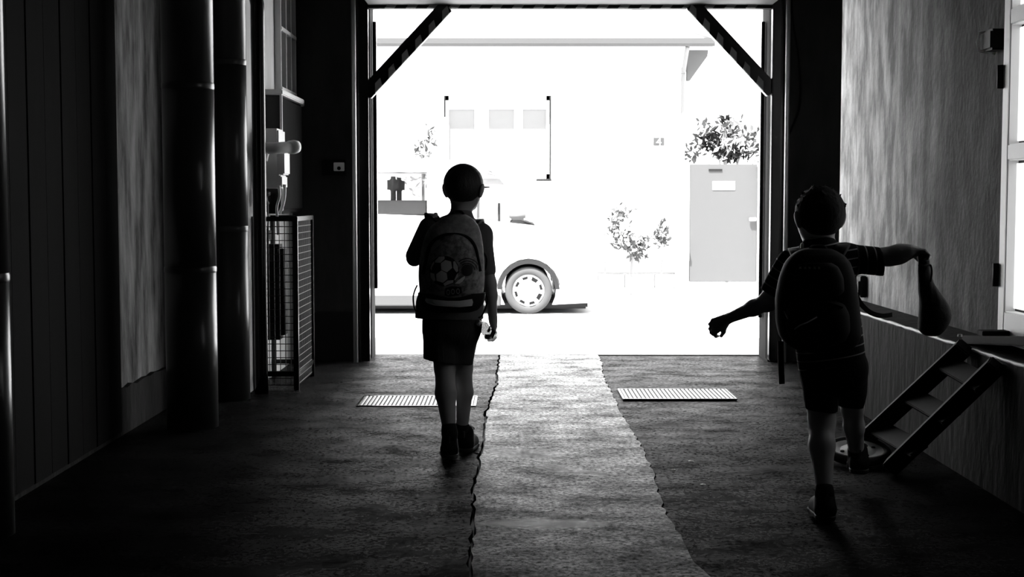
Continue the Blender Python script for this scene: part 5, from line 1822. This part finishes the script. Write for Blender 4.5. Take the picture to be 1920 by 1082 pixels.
lab(obj('pale_piping', tube(nb(), spline([on2(lp2, 1490, 618, 0.004), on2(lp2, 1500, 610, 0.004), on2(lp2, 1515, 603, 0.004), on2(lp2, 1531, 594, 0.004)], 5), 0.0028, 6), M['print_light'], bag2, True), 'pale piping on the pocket')
lab(obj('pale_piping', tube(nb(), spline([on2(lp2, 1474, 585, 0.004), on2(lp2, 1477, 592, 0.004), on2(lp2, 1480, 600, 0.004)], 5), 0.0022, 6), M['print_mid'], bag2, True), 'pale piping on the pocket')
obj('zip', tube(nb(), spline([on2(lp2, 1482, 577, 0.003), on2(lp2, 1505, 569, 0.003), on2(lp2, 1535, 567, 0.003), on2(lp2, 1560, 569, 0.003), on2(lp2, 1582, 577, 0.003)], 5), 0.004, 6), M['pack_dark'], bag2, True)
wm = lab(obj('word_mark', patch(nb(), lp3, [(P(x, y, 4.93).x, P(x, y, 4.93).z) for (x, y) in ((1496, 500), (1546, 498), (1546, 507), (1496, 508))], 0.002), M['pack_dark'], bag2), 'small worn word mark')
for i, x in enumerate((1501, 1509, 1517, 1526, 1534)):
    obj('letter', patch(nb(), lp3, [(P(x + a, y, 4.93).x, P(x + a, y, 4.93).z) for (a, y) in ((0, 501), (4, 500.5), (4.5, 504.5), (0.5, 505))], 0.004), M['print_mid'], wm)
lab(obj('trailing_strap', ribbon(nb(), spline([P(1464, 640, 5.02), P(1464, 665, 5.0), P(1465, 695, 5.0), P(1466, 720, 5.0)], 5), 0.021, 0.004, (0, 1, 0)), M['pack_black'], bag2), 'loose strap end hanging down')
lab(obj('waist_strap', ribbon(nb(), spline([P(1606, 556, 5.06), P(1616, 572, 5.08), P(1632, 586, 5.12), P(1652, 592, 5.16), P(1672, 590, 5.2)], 5), 0.018, 0.005, (0, 1, 0)), M['pack_black'], bag2), 'loose waist strap swinging out')
for pl in ([P(1500, 490, 5.10), P(1494, 474, 5.14), P(1490, 468, 5.24), P(1488, 482, 5.36), P(1484, 540, 5.39)], [P(1570, 486, 5.10), P(1578, 466, 5.14), P(1582, 460, 5.24), P(1584, 474, 5.36), P(1590, 540, 5.39)]):
    obj('shoulder_strap', ribbon(nb(), spline(pl, 6), 0.05, 0.012, (0, 0.3, 1)), M['pack_black'], bag2, True)
lab(obj('buckle', box(nb(), P(1504, 461, 5.12) - V(0.006, 0.004, 0.010), P(1504, 461, 5.12) + V(0.006, 0.004, 0.010), 0.002), M['reflector'], bag2), 'pale strap buckle')
obj('grab_handle', tube(nb(), spline([P(1518, 474, 5.07), P(1522, 463, 5.09), P(1545, 463, 5.09), P(1550, 474, 5.07)], 5), 0.006, 8), M['pack_black'], bag2, True)

# dark drawstring bag held up in his right hand
YD = 5.19
rows = [(470, 1720, 1740), (480, 1721, 1741), (490, 1722, 1743), (510, 1721, 1744), (530, 1722, 1750), (545, 1722, 1760), (560, 1724, 1771), (575, 1724, 1780), (590, 1723, 1784), (605, 1722, 1780), (618, 1722, 1772), (627, 1730, 1763), (630, 1738, 1755)]
gb = thing('drawstring_bag', 'dark cloth drawstring bag hanging from the raised hand of the running boy', 'bag', P(1745, 630, YD))
l3 = Loft(rows, YD, YD, [0.010, 0.013, 0.016, 0.02, 0.028, 0.036, 0.044, 0.05, 0.054, 0.052, 0.046, 0.034, 0.018], 2.2)
b = l3.build(nb(), 40, 4)
for v in b.verts:
    a = math.atan2(v.co.y - YD, v.co.x - P(1745, 560, YD).x)
    k = 1 + 0.05 * math.sin(9 * a) * max(0, min(1, (v.co.z - P(1745, 590, YD).z) / 0.15))
    v.co.y = YD + (v.co.y - YD) * k
obj('pouch', b, M['tarp'], gb, True)
obj('drawcord', tube(nb(), spline([P(1722, 497, YD - 0.02), P(1732, 499, YD - 0.032), P(1744, 497, YD - 0.02), P(1747, 510, YD - 0.03), P(1745, 528, YD - 0.04)], 5), 0.004, 6), M['pack_dark'], gb, True)
